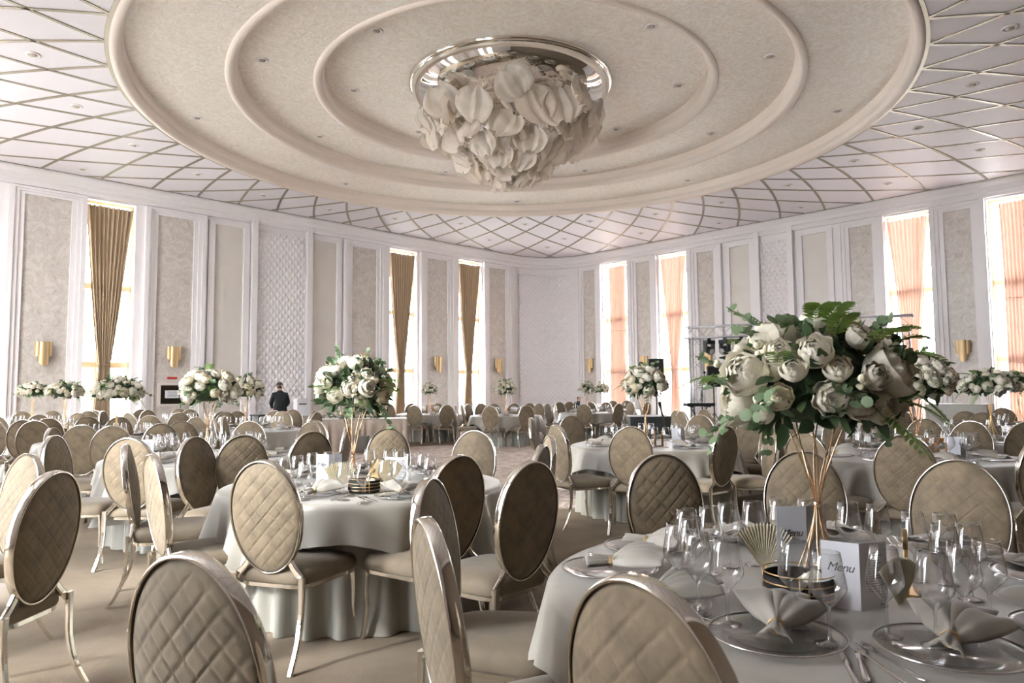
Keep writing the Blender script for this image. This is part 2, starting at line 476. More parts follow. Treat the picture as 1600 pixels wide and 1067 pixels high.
for s0, s1 in ((8.86, 9.03), (9.92, 10.1)): wbox(mb, frameR, s0, s1, 0, .16, 0, H)
structure(mb.build('trim_%d' % tn[0], M['wall'])); tn[0] += 1

# cornice round the room and baseboard
def sweep(prof, name, m):
    """prof: list of (inset, z)"""
    mb = MB(); rings = [[(x, y, z) for x, y in room_outline(i)] for i, z in prof]
    n = len(rings[0]); vs = [p for r_ in rings for p in r_]; fs = []
    for i in range(len(rings) - 1):
        for j in range(n): fs.append((i * n + j, i * n + (j + 1) % n, (i + 1) * n + (j + 1) % n, (i + 1) * n + j))
    mb.add(vs, fs); return structure(mb.build(name, m))
sweep([(0.0, 6.18), (0.10, 6.18), (0.13, 6.24), (0.13, 6.30), (0.17, 6.33), (0.20, 6.42), (0.27, 6.48), (0.30, 6.52), (0.30, 6.58)], 'trim_%d' % tn[0], M['wall']); tn[0] += 1
# ceiling with round opening
def wall_hit(th):
    """distance from the ceiling centre to the room outline in direction th"""
    d = Vector((math.sin(th), math.cos(th))); best = 99
    pts = OUT
    for i in range(len(pts)):
        a = Vector(pts[i]); b = Vector(pts[(i + 1) % len(pts)]); e = b - a; den = d.x * e.y - d.y * e.x
        if abs(den) < 1e-9: continue
        t = ((a.x - CEN.x) * e.y - (a.y - CEN.y) * e.x) / den
        q = ((a.x - CEN.x) * d.y - (a.y - CEN.y) * d.x) / den
        if t > 0 and -1e-6 <= q <= 1 + 1e-6: best = min(best, t)
    return best
OUT = room_outline(0.0)
R0 = 7.0
mb = MB(); n = 360
HIT = [wall_hit(2 * PI * i / n) for i in range(n)]
mb.grid(lambda u, v: (CEN.x + math.sin(2 * PI * u) * (R0 + (HIT[int(round(u * n)) % n] - R0) * v), CEN.y + math.cos(2 * PI * u) * (R0 + (HIT[int(round(u * n)) % n] - R0) * v), H), n, 1, closeu=True, smooth=False)
structure(mb.build('ceiling', M['ceiling']))
mb = MB(); mb.add([(x, y, TOP) for x, y in room_outline(-.3)], [tuple(range(19 + 1))])
rf = MB(); pts = room_outline(-.3); rf.add([(x, y, TOP + .5) for x, y in pts], [tuple(range(len(pts)))]); structure(rf.build('roof', M['wall']))
rf = MB(); rr = [[(x, y, z) for x, y in pts] for z in (TOP - .05, TOP + .5)]; q = len(pts)
rf.add(rr[0] + rr[1], [(j, (j + 1) % q, q + (j + 1) % q, q + j) for j in range(q)]); structure(rf.build('wall_parapet', M['wall']))
# spiral diamond strips
LOGK = math.log(1.136)
mb = MB()
def strip(mb, pts, w_, z, t=0.012):
    vs = []; fs = []
    for i, p in enumerate(pts):
        a = Vector(pts[max(i - 1, 0)]); b = Vector(pts[min(i + 1, len(pts) - 1)]); d = (b - a).normalized(); nrm = Vector((-d.y, d.x)) * w_ / 2
        p = Vector(p)
        for s in (1, -1):
            q = p + nrm * s; vs += [(q.x, q.y, z), (q.x, q.y, z - t)]
    for i in range(len(pts) - 1):
        a = i * 4; b = a + 4
        fs += [(a + 1, a + 3, b + 3, b + 1), (a, a + 1, b + 1, b), (a + 2, b + 2, b + 3, a + 3)]
    mb.add(vs, fs)
for k in range(50):
    for sg in (1, -1):
        pts = []
        r_ = R0 + .02
        while r_ < 17:
            th = R(2.3 + 7.2 * k + sg * 3.6 * math.log(r_ / R0) / LOGK)
            if r_ > wall_hit(th) - 0.30: break
            pts.append((CEN.x + r_ * math.sin(th), CEN.y + r_ * math.cos(th))); r_ += 0.12
        if len(pts) > 1: strip(mb, pts, 0.058, H)
f = structure(mb.build('trim_%d' % tn[0], M['strip'])); tn[0] += 1
ring = MB()
ring.lathe([(R0 + .035, H), (R0 + .035, H - .015), (R0 - .02, H - .015), (R0 - .02, H)], 180, CEN.x, CEN.y, 0, smooth=False)
o2 = room_outline(.33); strip(ring, o2 + [o2[0]], .04, H)
ring.build('ring_strip', M['strip'], f)
# stepped round recess
def recess(name, prof, m):
    mb = MB(); mb.lathe(prof, 180, CEN.x, CEN.y, 0); return structure(mb.build(name, m))
L1, L2, L3 = 6.84, 7.10, 7.38
def lipprof(r, z, up):
    return [(r, z), (r - .01, z - .035), (r - .10, z - .035), (r - .13, z - .01), (r - .15, z + .02), (r - .17, z + .08), (r - .19, z + .08), (r - .20, z + .14), (r - .20, up)]
recess('trim_%d' % tn[0], lipprof(R0 - .02, H, L1), M['lip']); tn[0] += 1
recess('trim_%d' % tn[0], lipprof(5.33, L1, L2), M['lip']); tn[0] += 1
recess('trim_%d' % tn[0], lipprof(3.86, L2, L3), M['lip']); tn[0] += 1
recess('ceiling_middle', [(R0 - .22, L1), (5.33, L1)], M['silk'])
recess('ceiling_upper', [(5.13, L2), (3.86, L2)], M['silk'])
recess('ceiling_inner', [(3.66, L3), (0.01, L3)], M['silk'])

# downlights
dl = None
def downlight(x, y, z, label, group):
    global dl
    if dl is None:
        dl = link('recessed_downlight', None)
        b = MB(); b.lathe([(.105, 0), (.105, -.014), (.08, -.022), (.06, -.006), (.05, .0)], 20); b.build('trim_ring', M['wall'], dl)
        b = MB(); b.lathe([(.05, -.002), (.05, -.02), (.03, -.03), (.0, -.03)], 16); b.build('lamp_eye', mat('lamp_eye', srgb(178, 164, 146), .4), dl)
    place(dl, (x, y, z), 0, label, 'ceiling light', group)
DLS = []
LT = [('inner', L3, 3.22, 1, 45, 8), ('middle', L2, 4.73, 22.5, 45, 8), ('outer', L1, 6.32, 0.5, 45, 8)]
for nm, z, r_, a0, da, cnt in LT:
    for i in range(cnt):
        th = R(a0 + da * i); x, y = CEN.x + r_ * math.sin(th), CEN.y + r_ * math.cos(th)
        if y < 10: continue
        DLS.append((x, y, z, 'the %s cream ring of the ceiling dome' % nm))
for r_, a0, da, nm in ((8.03, 2.3, 14.4, 'first row of white ceiling diamonds'), (10.25, 9.6, 14.4, 'third row of white ceiling diamonds'), (11.6, 5.9, 28.8, 'outermost white ceiling diamonds')):
    for i in range(int(360 / da)):
        th = R(a0 + da * i); th = math.atan2(math.sin(th), math.cos(th))
        x, y = CEN.x + r_ * math.sin(th), CEN.y + r_ * math.cos(th)
        if r_ > wall_hit(th) - .5 or y < 8.5 or abs(x) / y > .82: continue
        DLS.append((x, y, H, 'the ' + nm))
for nm in dict.fromkeys(d[3] for d in DLS):
    for i, (x, y, z, _) in enumerate(sorted([d for d in DLS if d[3] == nm], key=lambda d: d[0] / d[1])):
        downlight(x, y, z, 'white downlight, %s from left in %s' % (('first second third fourth fifth sixth seventh eighth ninth tenth eleventh twelfth thirteenth fourteenth fifteenth sixteenth seventeenth eighteenth nineteenth twentieth'.split())[i], nm), 'downlights in ' + nm)

# curtains
def curtain(fr, c, style, m, label, zt=6.02, side=0):
    root = MB(); NU, NVV = 110, 40
    def width(z):
        t = z / zt
        if style == 'hour':
            zz = (z - 2.1)
            return .26 + (.80 * (zz / 3.9) ** 0.85 if zz > 0 else .20 * (-zz / 2.1))
        if style == 'straight': return .80 - .06 * abs(math.sin(PI * t))
    def g(u, v):
        z = .03 + (zt - .03) * v
        wd = width(z)
        x = (u - .5) * wd
        amp = .05 * (1.0 if style == 'straight' else (.5 + .5 * wd))
        d = -.10 + amp * math.sin(u * 2 * PI * 10 + .6 * math.sin(z * .9)) + .012 * math.sin(u * 47 + z)
        if style == 'hour':
            e = abs(z - 2.1); d += .03 * math.exp(-e * 3)
        cc = c + (side * .14 * max(0, (3.9 - (z - 2.1)) / 3.9) if style == 'hour' else side * .14)
        return fr(cc + x, d, z)
    root.grid(g, NU, NVV)
    o = root.build('curtain', m)
    tag(o, label, 'curtain')
    tb = MB(); z = 2.1 if style == 'hour' else 2.0
    wd = width(z) + .02
    cc = c + side * .14
    pts = [fr(cc + wd / 2 * math.cos(a), -.10 + .06 * math.sin(a), z) for a in [2 * PI * i / 24 for i in range(24)]]
    tb.tube(pts, .012, 6, closed=True); 
    if style == 'straight':
        pts = [fr(cc + wd / 2 * math.cos(a), -.10 + .06 * math.sin(a), 3.6) for a in [2 * PI * i / 24 for i in range(24)]]
        tb.tube(pts, .012, 6, closed=True)
    tb.build('tie_band', m, o)
curtain(frameL, 15.97, 'hour', M['curtain'], 'olive brown curtain gathered in the middle, on the tall window nearest the left edge', side=.3)
curtain(frameL, 7.18, 'hour', M['curtain'], 'olive brown gathered curtain on the tall window above the draped rectangular table', side=.3)
curtain(frameL, 4.22, 'hour', M['curtain'], 'olive brown gathered curtain on the narrow window closest to the far left of the corner', side=.3)
curtain(frameL, 18.9, 'hour', M['curtain'], 'olive brown curtain on the left wall past the framed panel')
curtain(frameR, 3.30, 'straight', M['curtain_backlit'], 'straight peach-lit curtain with cross bands, nearest the curved white corner', side=.5)
curtain(frameR, 5.80, 'hour', M['curtain_backlit'], 'pale peach-lit gathered curtain on the window behind the speaker stand', side=-.2)
curtain(frameR, 13.2, 'hour', M['curtain_backlit'], 'pale pink backlit gathered curtain to the right of the big bouquet', side=-.2)
curtain(frameR, 15.6, 'straight', M['curtain_backlit'], 'straight tan curtain cut by the right edge of the picture', side=.6)

# sconces
sp = None
def sconce(fr, c, label):
    global sp
    x, y, _ = fr(c, .02, 0); x1, y1, _ = fr(c, 1.02, 0)
    rz = math.atan2(y1 - y, x1 - x) - PI / 2
    if sp is None:
        sp = link('wall_sconce', None)
        b = MB(); b.box(-.10, .10, -.01, .03, 2.2, 2.55); b.build('back_plate', M['gold'], sp)
        for xc, z0, r_, tilt in ((-.085, 2.16, .085, -1), (.085, 2.16, .085, 1), (0, 2.04, .10, 0)):
            b = MB()
            def g(u, v):
                a = PI * (u - .5) * 1.05; yy = .06 + r_ * .75 * math.cos(a) + (.03 if tilt == 0 else 0); xx = xc + r_ * math.sin(a)
                cut = .10 * (abs(u - .5) * 2) ** 1.4 if tilt == 0 else .12 * ((u if tilt < 0 else 1 - u))
                zb = z0 + (cut if tilt == 0 else (.14 - cut))
                return (xx, yy, zb + (2.60 - zb) * v)
            b.grid(g, 40, 8)
            b.build('curved_shade', M['sconce'], sp)
    place(sp, (x, y, 0), rz, label, 'wall lamp')
for c, t in ((17.3, 'gold fluted wall lamp left of the leftmost curtain'), (14.45, 'gold fluted wall lamp above the small red sign'), (5.78, 'gold fluted wall lamp between the two far left curtains'), (2.92, 'gold fluted wall lamp just left of the curved white corner'), (8.72, 'gold fluted wall lamp behind the bouquet left of centre')): sconce(frameL, c, t)
for c, t in ((2.12, 'gold fluted wall lamp just right of the curved white corner'), (4.6, 'gold fluted wall lamp beside the left loudspeaker'), (7.1, 'gold fluted wall lamp above the right loudspeaker'), (12.02, 'gold fluted wall lamp behind the big bouquet'), (14.4, 'gold fluted wall lamp above the far right bouquet')): sconce(frameR, c, t)

# framed hatch, red sign, small plates on the left wall
x, y, _ = frameL(14.45, .0, 0)
hroot = thing('framed_wall_hatch', 'square framed wall hatch with dark glass and a taped white notice, under the red sign', 'wall hatch', (x, y, 0), math.atan2(V.y, V.x) + PI / 2)
b = MB()
for q in ((-.36, .36, 1.06, 1.12), (-.36, .36, 1.60, 1.66)): b.box(q[0], q[1], .012, .05, q[2], q[3])
for q in ((-.36, -.28), (.28, .36)): b.box(q[0], q[1], .012, .05, 1.12, 1.60)
b.build('hatch_frame', M['plain_panel'], hroot)
b = MB(); b.box(-.28, .28, .012, .03, 1.12, 1.60); b.build('hatch_glass', M['dark_glass'], hroot)
b = MB(); b.box(-.17, .17, .032, .036, 1.27, 1.47); pn = b.build('taped_notice', M['paper'], hroot)
b = MB()
for i in range(5): b.box(-.12, .12 - .03 * (i % 2), .0365, .038, 1.43 - i * .03, 1.438 - i * .03)
b.build('notice_text', M['ink'], pn)
b = MB(); b.box(-.12, .12, .012, .03, 1.76, 1.82, T=Matrix.Translation((x, y, 0)) @ Matrix.Rotation(math.atan2(V.y, V.x) + PI / 2, 4, 'Z'))
tag(b.build('red_wall_sign', M['red']), 'thin red strip sign below the gold wall lamp', 'sign')

# trees outside the left windows
def tree(x, y, h, s, label):
    rnd = random.Random(int(x * 10))
    t = thing('tree', label, 'tree', (x, y, -.1))
    b = MB(); b.tube([(0, 0, 0), (.1, 0, h * .4), (0, .1, h * .9)], [.16, .12, .05], 8)
    for i in range(5):
        a = rnd.uniform(0, 6.3); b.tube([(0, 0, h * (.35 + .1 * i)), (s * math.cos(a), s * math.sin(a), h * (.6 + .1 * i))], [.05, .02], 5)
    b.build('trunk', M['bark'], t)
    b = MB()
    for i in range(900):
        a = rnd.uniform(0, 6.3); q = rnd.random() ** .5 * s; zz = h * rnd.uniform(.25, 1.05); q *= math.sin(PI * min(1, max(.15, (zz / h - .15) / 1.0)))
        c = Vector((q * math.cos(a), q * math.sin(a), zz)); m_ = Euler((rnd.uniform(0, 6), rnd.uniform(0, 6), 0)).to_matrix()
        b.add([c + m_ @ Vector(p) for p in ((-.12, 0, 0), (0, .09, .03), (.14, 0, 0), (0, -.09, .03))], [(0, 1, 2, 3)])
    b.build('foliage', M['tree'], t)
tree(*P2(16.6, -5.0), 4.2, 1.7, 'leafy tree seen through the leftmost window beside the curtain')
tree(*P2(14.6, -8.0), 5.0, 2.0, 'paler tree farther outside the leftmost window')

# chandelier
ch = thing('chandelier', 'large chandelier of frosted petals hanging under a shallow mirrored dome', 'chandelier', (CEN.x - .1, CEN.y - .1, L3))
b = MB(); b.lathe([(1.98, 0), (1.98, -.06), (1.93, -.09), (1.93, 0)], 96); b.build('canopy_ring', M['chrome'], ch)
b = MB()
prof = [(1.93 * math.cos(t), -.07 - .80 * math.sin(t)) for t in [PI / 2 * i / 24 for i in range(25)]]
b.lathe(prof, 96); b.build('mirror_dome', M['mirror'], ch)
rnd = random.Random(5)
tiers = [(-.72, 1.72, 10, .56), (-.98, 1.52, 12, .58), (-1.20, 1.22, 11, .56), (-1.42, .98, 10, .54), (-1.60, .72, 9, .52), (-1.76, .46, 7, .46), (-1.88, .18, 4, .40), (-.80, 1.30, 6, .62)]
wires = MB()
for z, rr_, cnt, size in tiers:
    for i in range(cnt):
        a = 2 * PI * (i + rnd.random() * .7) / cnt; r_ = rr_ * rnd.uniform(.9, 1.06); s = size * rnd.uniform(.8, 1.1)
        b = MB(); ph = rnd.uniform(0, 6); n1 = rnd.uniform(2, 4)
        def g(u, v):
            x = (u - .5) * s * 1.35 * (math.sin(PI * (v * .86 + .07)) ** .5); y_ = (v - .5) * s
            bend = .30 * x * x / s + .10 * s * math.sin(v * 3 + ph) + .035 * math.sin(n1 * 6 * u + ph) + .02 * math.sin(11 * v + ph)
            return Vector((x, bend + .02 * math.sin(30 * u), y_ + .07 * s * math.sin(u * 9 + ph)))
        b.grid(g, 14, 12)
        tilt = Euler((R(rnd.uniform(-50, 10)), R(rnd.uniform(-35, 35)), a + R(rnd.uniform(-30, 30)) - PI / 2)).to_matrix().to_4x4()
        o = b.build('glass_petal', M['petal_glass'], ch)
        loc = Vector((r_ * math.cos(a), r_ * math.sin(a), z + rnd.uniform(-.06, .06)))
        o.matrix_local = Matrix.Translation(loc) @ tilt
        wires.tube([loc, (loc.x * .8, loc.y * .8, -.07 - .78 * math.sqrt(max(0, 1 - (loc.length_squared - loc.z ** 2) * .64 / 3.72)))], .004, 4)
wires.build('hanging_wires', M['steel'], ch)
b = MB()
for i in range(420):
    t = rnd.random() ** .6; z = -.75 - 1.2 * t; r_ = (1.55 * (1 - t) + .1) * rnd.uniform(.5, 1.05); a = rnd.uniform(0, 6.3)
    b.ball((r_ * math.cos(a), r_ * math.sin(a), z), .011, 5, 4)
so = b.build('crystal_beads', M['chrome'], ch); so['kind'] = 'stuff'

# ================================================================== CHAIRS AND TABLES
LEANA = R(8)
BZ0, OA, OB = .452, .208, .290
DW = Vector((0, -math.sin(LEANA), math.cos(LEANA))); DN = Vector((0, -math.cos(LEANA), -math.sin(LEANA)))
BC = Vector((0, -.205, BZ0)) + DW * OB
def oval(th, k=1.0):
    s, c = math.sin(th), math.cos(th)
    return Vector((OA * k * c * (1 + .05 * s), OB * k * s))       # x, w : slightly egg shaped
def bpt(x, w_, n): return BC + Vector((x, 0, 0)) + DW * w_ + DN * n
def make_chair():
    t = link('oval_back_chair', None)
    # padded back: quilted on both faces
    b = MB()
    def face(sgn, dx, bulge, NR, NT):
        def g(u, v):
            th = 2 * PI * v; rr = max(u, .001); q = oval(th, .984 * rr)
            x, w_ = q.x, q.y
            p1 = x / dx + w_ / dx; p2 = x / dx - w_ / dx
            m_ = min(abs(p1 - round(p1)), abs(p2 - round(p2))) / .5
            edge = min(1, (1 - rr) / .12)
            h = .012 + bulge * (1 - rr ** 2.6) + .0040 * min(1, m_ / .28) ** .7 * edge
            if rr > .97: h = .014 * (1 - (rr - .97) / .03 * .5)
            return bpt(x, w_, sgn * h)
        b.grid(g, NR, NT, closev=True, flip=(sgn > 0))
    face(1, .076, .020, 46, 200)
    face(-1, .066, .030, 46, 200)
    b.grid(lambda u, v: bpt(*oval(2 * PI * u, .984), .008 * (2 * v - 1)), 96, 1, closeu=True)
    b.build('backrest', M['velvet'], t)
    b = MB(); n = 96
    prof = [(1.0, -.024), (1.0, .024), (1.012, .027), (1.032, .027), (1.045, .022), (1.045, -.022), (1.032, -.027), (1.012, -.027)]
    prof = [(.985, .017), (.990, .020), (1.008, .020), (1.018, .016), (1.018, -.016), (1.008, -.020), (.990, -.020), (.985, -.017)]
    b.grid(lambda u, v: bpt(*oval(2 * PI * u, prof[int(round(v * 8)) % 8][0]), prof[int(round(v * 8)) % 8][1]), n, 8, closeu=True, closev=True)
    b.build('back_frame', M['chrome'], t)
    # seat
    b = MB()
    def outline(th, k=1.0):
        c, s = math.cos(th), math.sin(th); e = .34
        x = math.copysign(abs(c) ** e, c); y = math.copysign(abs(s) ** e, s)
        y0 = .025 + y * .232
        wd = .240 + .030 * (y)          # wider at the front
        return Vector((x * wd * k, .025 + y * .242 * k))
    ZP = [(.0, .492), (.35, .4915), (.6, .489), (.8, .482), (.93, .470), (.985, .450), (1.0, .43), (.997, .408), (.975, .396), (.0, .396)]
    b.grid(lambda u, v: (lambda q, z: (q.x, q.y, z))(outline(2 * PI * u, ZP[int(round(v * 9))][0]), ZP[int(round(v * 9))][1]), 64, 9, closeu=True)
    b.build('seat', M['velvet_seat'], t)
    b = MB()
    RP = [(.965, .396), (.965, .376), (.90, .376), (.90, .396)]
    b.grid(lambda u, v: (lambda q, z: (q.x, q.y, z))(outline(2 * PI * u, RP[int(round(v * 3))][0]), RP[int(round(v * 3))][1]), 64, 3, closeu=True, smooth=False)
    b.build('seat_rail', M['chrome'], t)
    def bez(P, n):
        P = [Vector(p) for p in P]; out = []
        for i in range(len(P) - 1):
            p0 = P[max(i - 1, 0)]; p1 = P[i]; p2 = P[i + 1]; p3 = P[min(i + 2, len(P) - 1)]
            for k in range(n):
                q = k / n
                out.append(.5 * ((2 * p1) + (p2 - p0) * q + (2 * p0 - 5 * p1 + 4 * p2 - p3) * q * q + (3 * p1 - p0 - 3 * p2 + p3) * q ** 3))
        out.append(P[-1]); return out
    for s in (1, -1):
        q = oval(-PI * .29, 1.0)
        a = bpt(q.x * s, q.y, .0)
        pts = bez([a, (s * .150, -.214, .475), (s * .188, -.216, .438), (s * .205, -.222, .415)], 5)
        b = MB(); b.tube(pts, 0, sec=(.034, .02), up=(1, 0, .35 * s), smooth=False)
        pts = bez([(s * .203, -.232, .445), (s * .206, -.232, .36), (s * .205, -.238, .24), (s * .208, -.268, .12), (s * .215, -.335, 0)], 5)
        n_ = len(pts)
        b.tube(pts, 0, sec=[(.038 - .010 * i / n_, .024 - .006 * i / n_) for i in range(n_)], up=(1, 0, 0), smooth=False)
        b.build('leg', M['chrome'], t)
        pts = bez([(s * .222, .225, .395), (s * .224, .232, .28), (s * .222, .232, .15), (s * .228, .262, 0)], 5)
        b = MB(); n_ = len(pts)
        b.tube(pts, 0, sec=[(.034 - .008 * i / n_, .024 - .006 * i / n_) for i in range(n_)], up=(1, 0, 0), smooth=False)
        b.build('leg', M['chrome'], t)
    return t
chair0 = make_chair()
TABLES = {
 'A': (1.05, 2.30, 12, 'the nearest round table'),
 'B': (-1.02, 4.88, 3, 'the round table with black baskets'),
 'C': (-3.05, 7.05, 20, 'the table under the large left bouquet'),
 'D': (-5.32, 9.50, 35, 'the round table with the gold eight'),
 'E': (-7.54, 11.90, 10, 'the round table with the gold one'),
 'F': (-9.30, 13.70, 50, 'the leftmost far round table'),
 'G': (-4.50, 12.10, 25, 'the table in front of the waiter'),
 'H': (-6.70, 14.60, 0, 'the far table below the wall notice'),
 'I': (1.61, 8.15, 8, 'the table before the black desk'),
 'J': (3.65, 6.50, 30, 'the table behind the big bouquet'),
 'K': (5.80, 8.50, 15, 'the table under the far right bouquet'),
 'L': (7.70, 10.70, 40, 'the table cut by the right edge'),
 'M': (3.70, 10.70, 22, 'the table in front of the truss'),
 'N': (-.18, 18.60, 12, 'the far round table at centre'),
 'O': (-2.40, 20.30, 30, 'the far table behind the head table'),
 'P': (2.30, 20.50, 5, 'the bright far table by the corner'),
 'Q': (3.30, 23.60, 33, 'the farthest table by the corner'),
}
CH = {
'A': [(0.45,1.49,52), (0.03,2.03,70), (-0.06,2.74,104), (0.85,3.54,170), (1.51,3.65,-161), (1.93,3.19,-135)],
'B': [(-0.57,1.79,27), (-1.84,4.22,50), (-2.38,4.94,68), (-1.19,3.89,18), (-2.28,5.57,108), (-0.50,4.02,-48), (-0.11,3.67,-46), (-0.43,6.00,-160), (0.01,5.40,-100), (-0.08,4.60,-72), (-1.09,6.45,160)],
'C': [(-3.04,5.88,0), (-2.38,6.12,-30), (-1.99,6.56,-42), (-2.51,8.09,-151), (-2.59,8.68,-163), (-2.07,7.68,-92), (-4.54,7.44,80), (-3.62,6.03,86), (-4.00,8.61,148), (-3.91,8.01,138), (-3.23,8.50,172)],
'D': [(-5.03,8.37,-17), (-4.53,8.04,-24), (-5.83,11.24,163), (-5.93,10.65,149), (-6.48,10.87,137)],
'E': [(-6.97,10.20,-18), (-7.52,10.43,-5), (-6.56,9.77,-24), (-7.07,10.83,-24), (-8.01,12.97,154), (-8.92,14.80,153)],
'F': [(-10.13,14.62,139), (-8.58,12.78,-34), (-9.95,15.20,155), (-9.25,15.30,-177), (-8.91,12.29,-18)],
'G': [(-4.72,10.91,9), (-3.96,10.07,60), (-4.13,10.81,80), (-5.22,13.02,144), (-4.45,13.32,-176), (-4.73,13.85,172), (-4.56,14.43,177), (-4.13,13.82,-75), (-3.89,13.10,-75), (-5.27,13.61,151)],
'H': [(-5.83,13.82,-49), (-7.10,13.50,20), (-8.17,15.73,127), (-7.71,15.21,121), (-6.33,13.49,-18), (-7.20,15.73,156), (-7.62,16.17,149), (-8.32,14.82,85)],
'I': [(1.20,7.05,15), (1.87,7.01,-40), (2.45,9.59,-145), (2.83,9.01,-120), (2.75,8.41,-85), (2.40,7.29,-88), (0.52,9.20,100), (0.69,7.38,62), (0.93,9.62,156)],
'J': [(3.05,5.50,31), (3.78,5.34,-6), (2.63,5.93,59), (4.52,7.80,-144), (4.58,7.21,-130), (4.38,8.45,-159), (3.86,8.17,-172), (3.26,7.60,80)],
'K': [(5.58,9.65,169), (5.34,7.43,23), (6.49,9.70,-150), (5.92,10.52,-176), (6.61,10.29,-149)],
'L': [(8.37,11.99,-152)],
'M': [(3.03,9.74,20), (3.05,11.67,75), (3.10,12.27,75), (3.72,12.90,60), (4.32,12.93,20), (3.57,9.49,8)],
'N': [(-0.48,17.43,14), (0.25,17.48,-20), (0.58,19.57,-141), (-1.16,17.96,80), (-1.12,19.30,95), (-1.02,19.89,120), (-0.83,20.49,160), (-0.45,19.74,168), (0.01,20.13,-174), (0.43,20.55,-162)],
'O': [(-2.59,19.12,8), (-1.87,19.15,-24), (-3.42,20.92,120), (-3.57,20.34,100), (-2.33,21.56,-176), (-2.98,21.35,151)],
'P': [(2.00,19.32,14), (2.71,19.40,-40), (1.24,19.93,61), (1.57,21.43,88), (1.60,22.04,156), (1.90,22.56,169), (3.33,21.07,-118), (2.78,21.57,-155)],
'Q': [(2.28,23.02,58), (2.62,22.53,32), (3.51,24.75,-169), (4.00,25.11,-155), (4.12,22.71,-42)],
'Z': [(-2.34,3.20,-88), (-2.96,3.88,-150)],
}
ORD = 'first second third fourth fifth sixth seventh eighth ninth tenth eleventh twelfth thirteenth fourteenth fifteenth sixteenth seventeenth eighteenth nineteenth twentieth twenty-first twenty-second twenty-third twenty-fourth'.split()
for T_, lst in CH.items():
    lst = sorted(lst, key=lambda c: c[0] / c[1])
    if T_ == 'Z': desc = 'facing off the left edge'
    for i, (x, y, a) in enumerate(lst):
        va = math.degrees(math.atan2(x, y)); rel = (a - va + 180) % 360 - 180
        how = 'seen from behind' if abs(rel) < 60 else ('facing the camera' if abs(rel) > 120 else ('turned right' if rel > 0 else 'turned left'))
        if T_ == 'Z':
            lab = ['oval-backed taupe velvet chair behind the darker one at the left edge, pale back', 'large oval-backed velvet chair at the left edge, chrome frame towards the camera'][i]
        else:
            lab = 'oval velvet chair %s, %s from left at %s' % (how, ORD[i], TABLES[T_][3])
            wds = lab.split()
            if len(wds) > 16: lab = 'velvet chair ' + lab[len('oval velvet chair '):]
            if len(lab.split()) > 16: lab = lab.replace('oval velvet chair', 'chair').replace('the round table with black baskets', 'the second nearest table')
        place(chair0, (x, y, 0), az(a), lab, 'chair', 'oval velvet chairs around the round tables')

# round tables
TR = .92
def make_table(seed, rot):
    rnd = random.Random(seed)
    t = link('banquet_table', None)
    b = MB(); NF = 25
    def skirt(u, v):
        th = 2 * PI * u; z = .742 * (1 - v)
        k = v ** .55
        f = math.sin(NF * th + 1.3 * math.sin(2 * th + seed)) * .6 + math.sin((NF + 9) * th + seed) * .3
        r_ = TR - .10 + .045 * k + .050 * k * f
        return (r_ * math.cos(th), r_ * math.sin(th), z + .004)
    b.grid(skirt, 300, 14, closeu=True)
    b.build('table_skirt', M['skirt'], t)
    b = MB(); S = 1.13
    def cloth(u, v):
        th = 2 * PI * u; a = th - R(rot)
        L = S / max(abs(math.cos(a)), abs(math.sin(a))); L = min(L, 1.42)
        s = v * L; corner = max(0, (L - S) / .29)
        if s <= TR - .02: return (s * math.cos(th), s * math.sin(th), .752)
        e = s - (TR - .02); rr = .03
        if e < rr * PI / 2: r_ = TR - .02 + rr * math.sin(e / rr); z = .752 - rr * (1 - math.cos(e / rr))
        else: r_ = TR + .01; z = .752 - rr - (e - rr * PI / 2)
        h = max(0, .74 - z)
        wv = math.sin(17 * th + seed) * .45 + math.sin(9 * th + 2 * seed) * .4 + math.sin(29 * th + seed) * (.25 + .2 * corner)
        r_ += .014 + h * (.16 + .20 * wv * (0.6 + corner))
        return (r_ * math.cos(th), r_ * math.sin(th), max(z, .01))
    vv = [0, .2, .4, .55]
    b.grid(lambda u, v: cloth(u, v), 360, 60, closeu=True)
    o = b.build('overlay_cloth', M['cloth'], t)
    return t
tabs = {}
for i, (k_, (x, y, rot, desc)) in enumerate(TABLES.items()):
    if i < 3: t = make_table(3 + i * 7, rot); tabs[i] = t
    else:
        src = tabs[i % 3]
        if src.name not in KIDS: register(src)
        t = copy_tree(src)
    t.location = (x, y, 0); t.rotation_euler = (0, 0, 0 if i < 3 else R(rot * 2.3))
    tag(t, desc.replace('the ', '', 1) + (', grey satin cloth' if len(desc.split()) < 12 else ''), 'table', 'round banquet tables under grey satin cloths')

# ================================================================== THINGS ON THE TABLES
def star(*a): return a
# ---- wine glass
b = MB()
b.lathe([(.0, .0), (.034, .0015), (.036, .003), (.02, .006), (.006, .012), (.0042, .03), (.0038, .07), (.0045, .085), (.012, .094), (.030, .113), (.0425, .128), (.0445, .137), (.042, .155), (.036, .19), (.0315, .222), (.0305, .2225), (.031, .2205)], 32)
glass_me = b.mesh('wine_glass', M['glass'])
b = MB()
b.lathe([(.0, .0), (.033, .0), (.02, .006), (.004, .012), (.0038, .08), (.012, .094), (.0425, .128), (.042, .155), (.0315, .222)], 14)
glass_far = b.mesh('wine_glass', M['glass'])
# ---- charger
ch0 = link('charger_plate', None)
b = MB(); b.lathe([(.0, .003), (.105, .003), (.112, .008), (.150, .014), (.163, .016), (.163, .013), (.150, .010), (.115, .002), (.10, .0), (.0, .0)], 56)
b.build('plate_body', M['plate_glass'], ch0)
b = MB(); b.tube([(.163 * math.cos(2 * PI * i / 56), .163 * math.sin(2 * PI * i / 56), .0155) for i in range(56)], .0022, 6, closed=True); b.build('silver_rim', M['steel'], ch0)
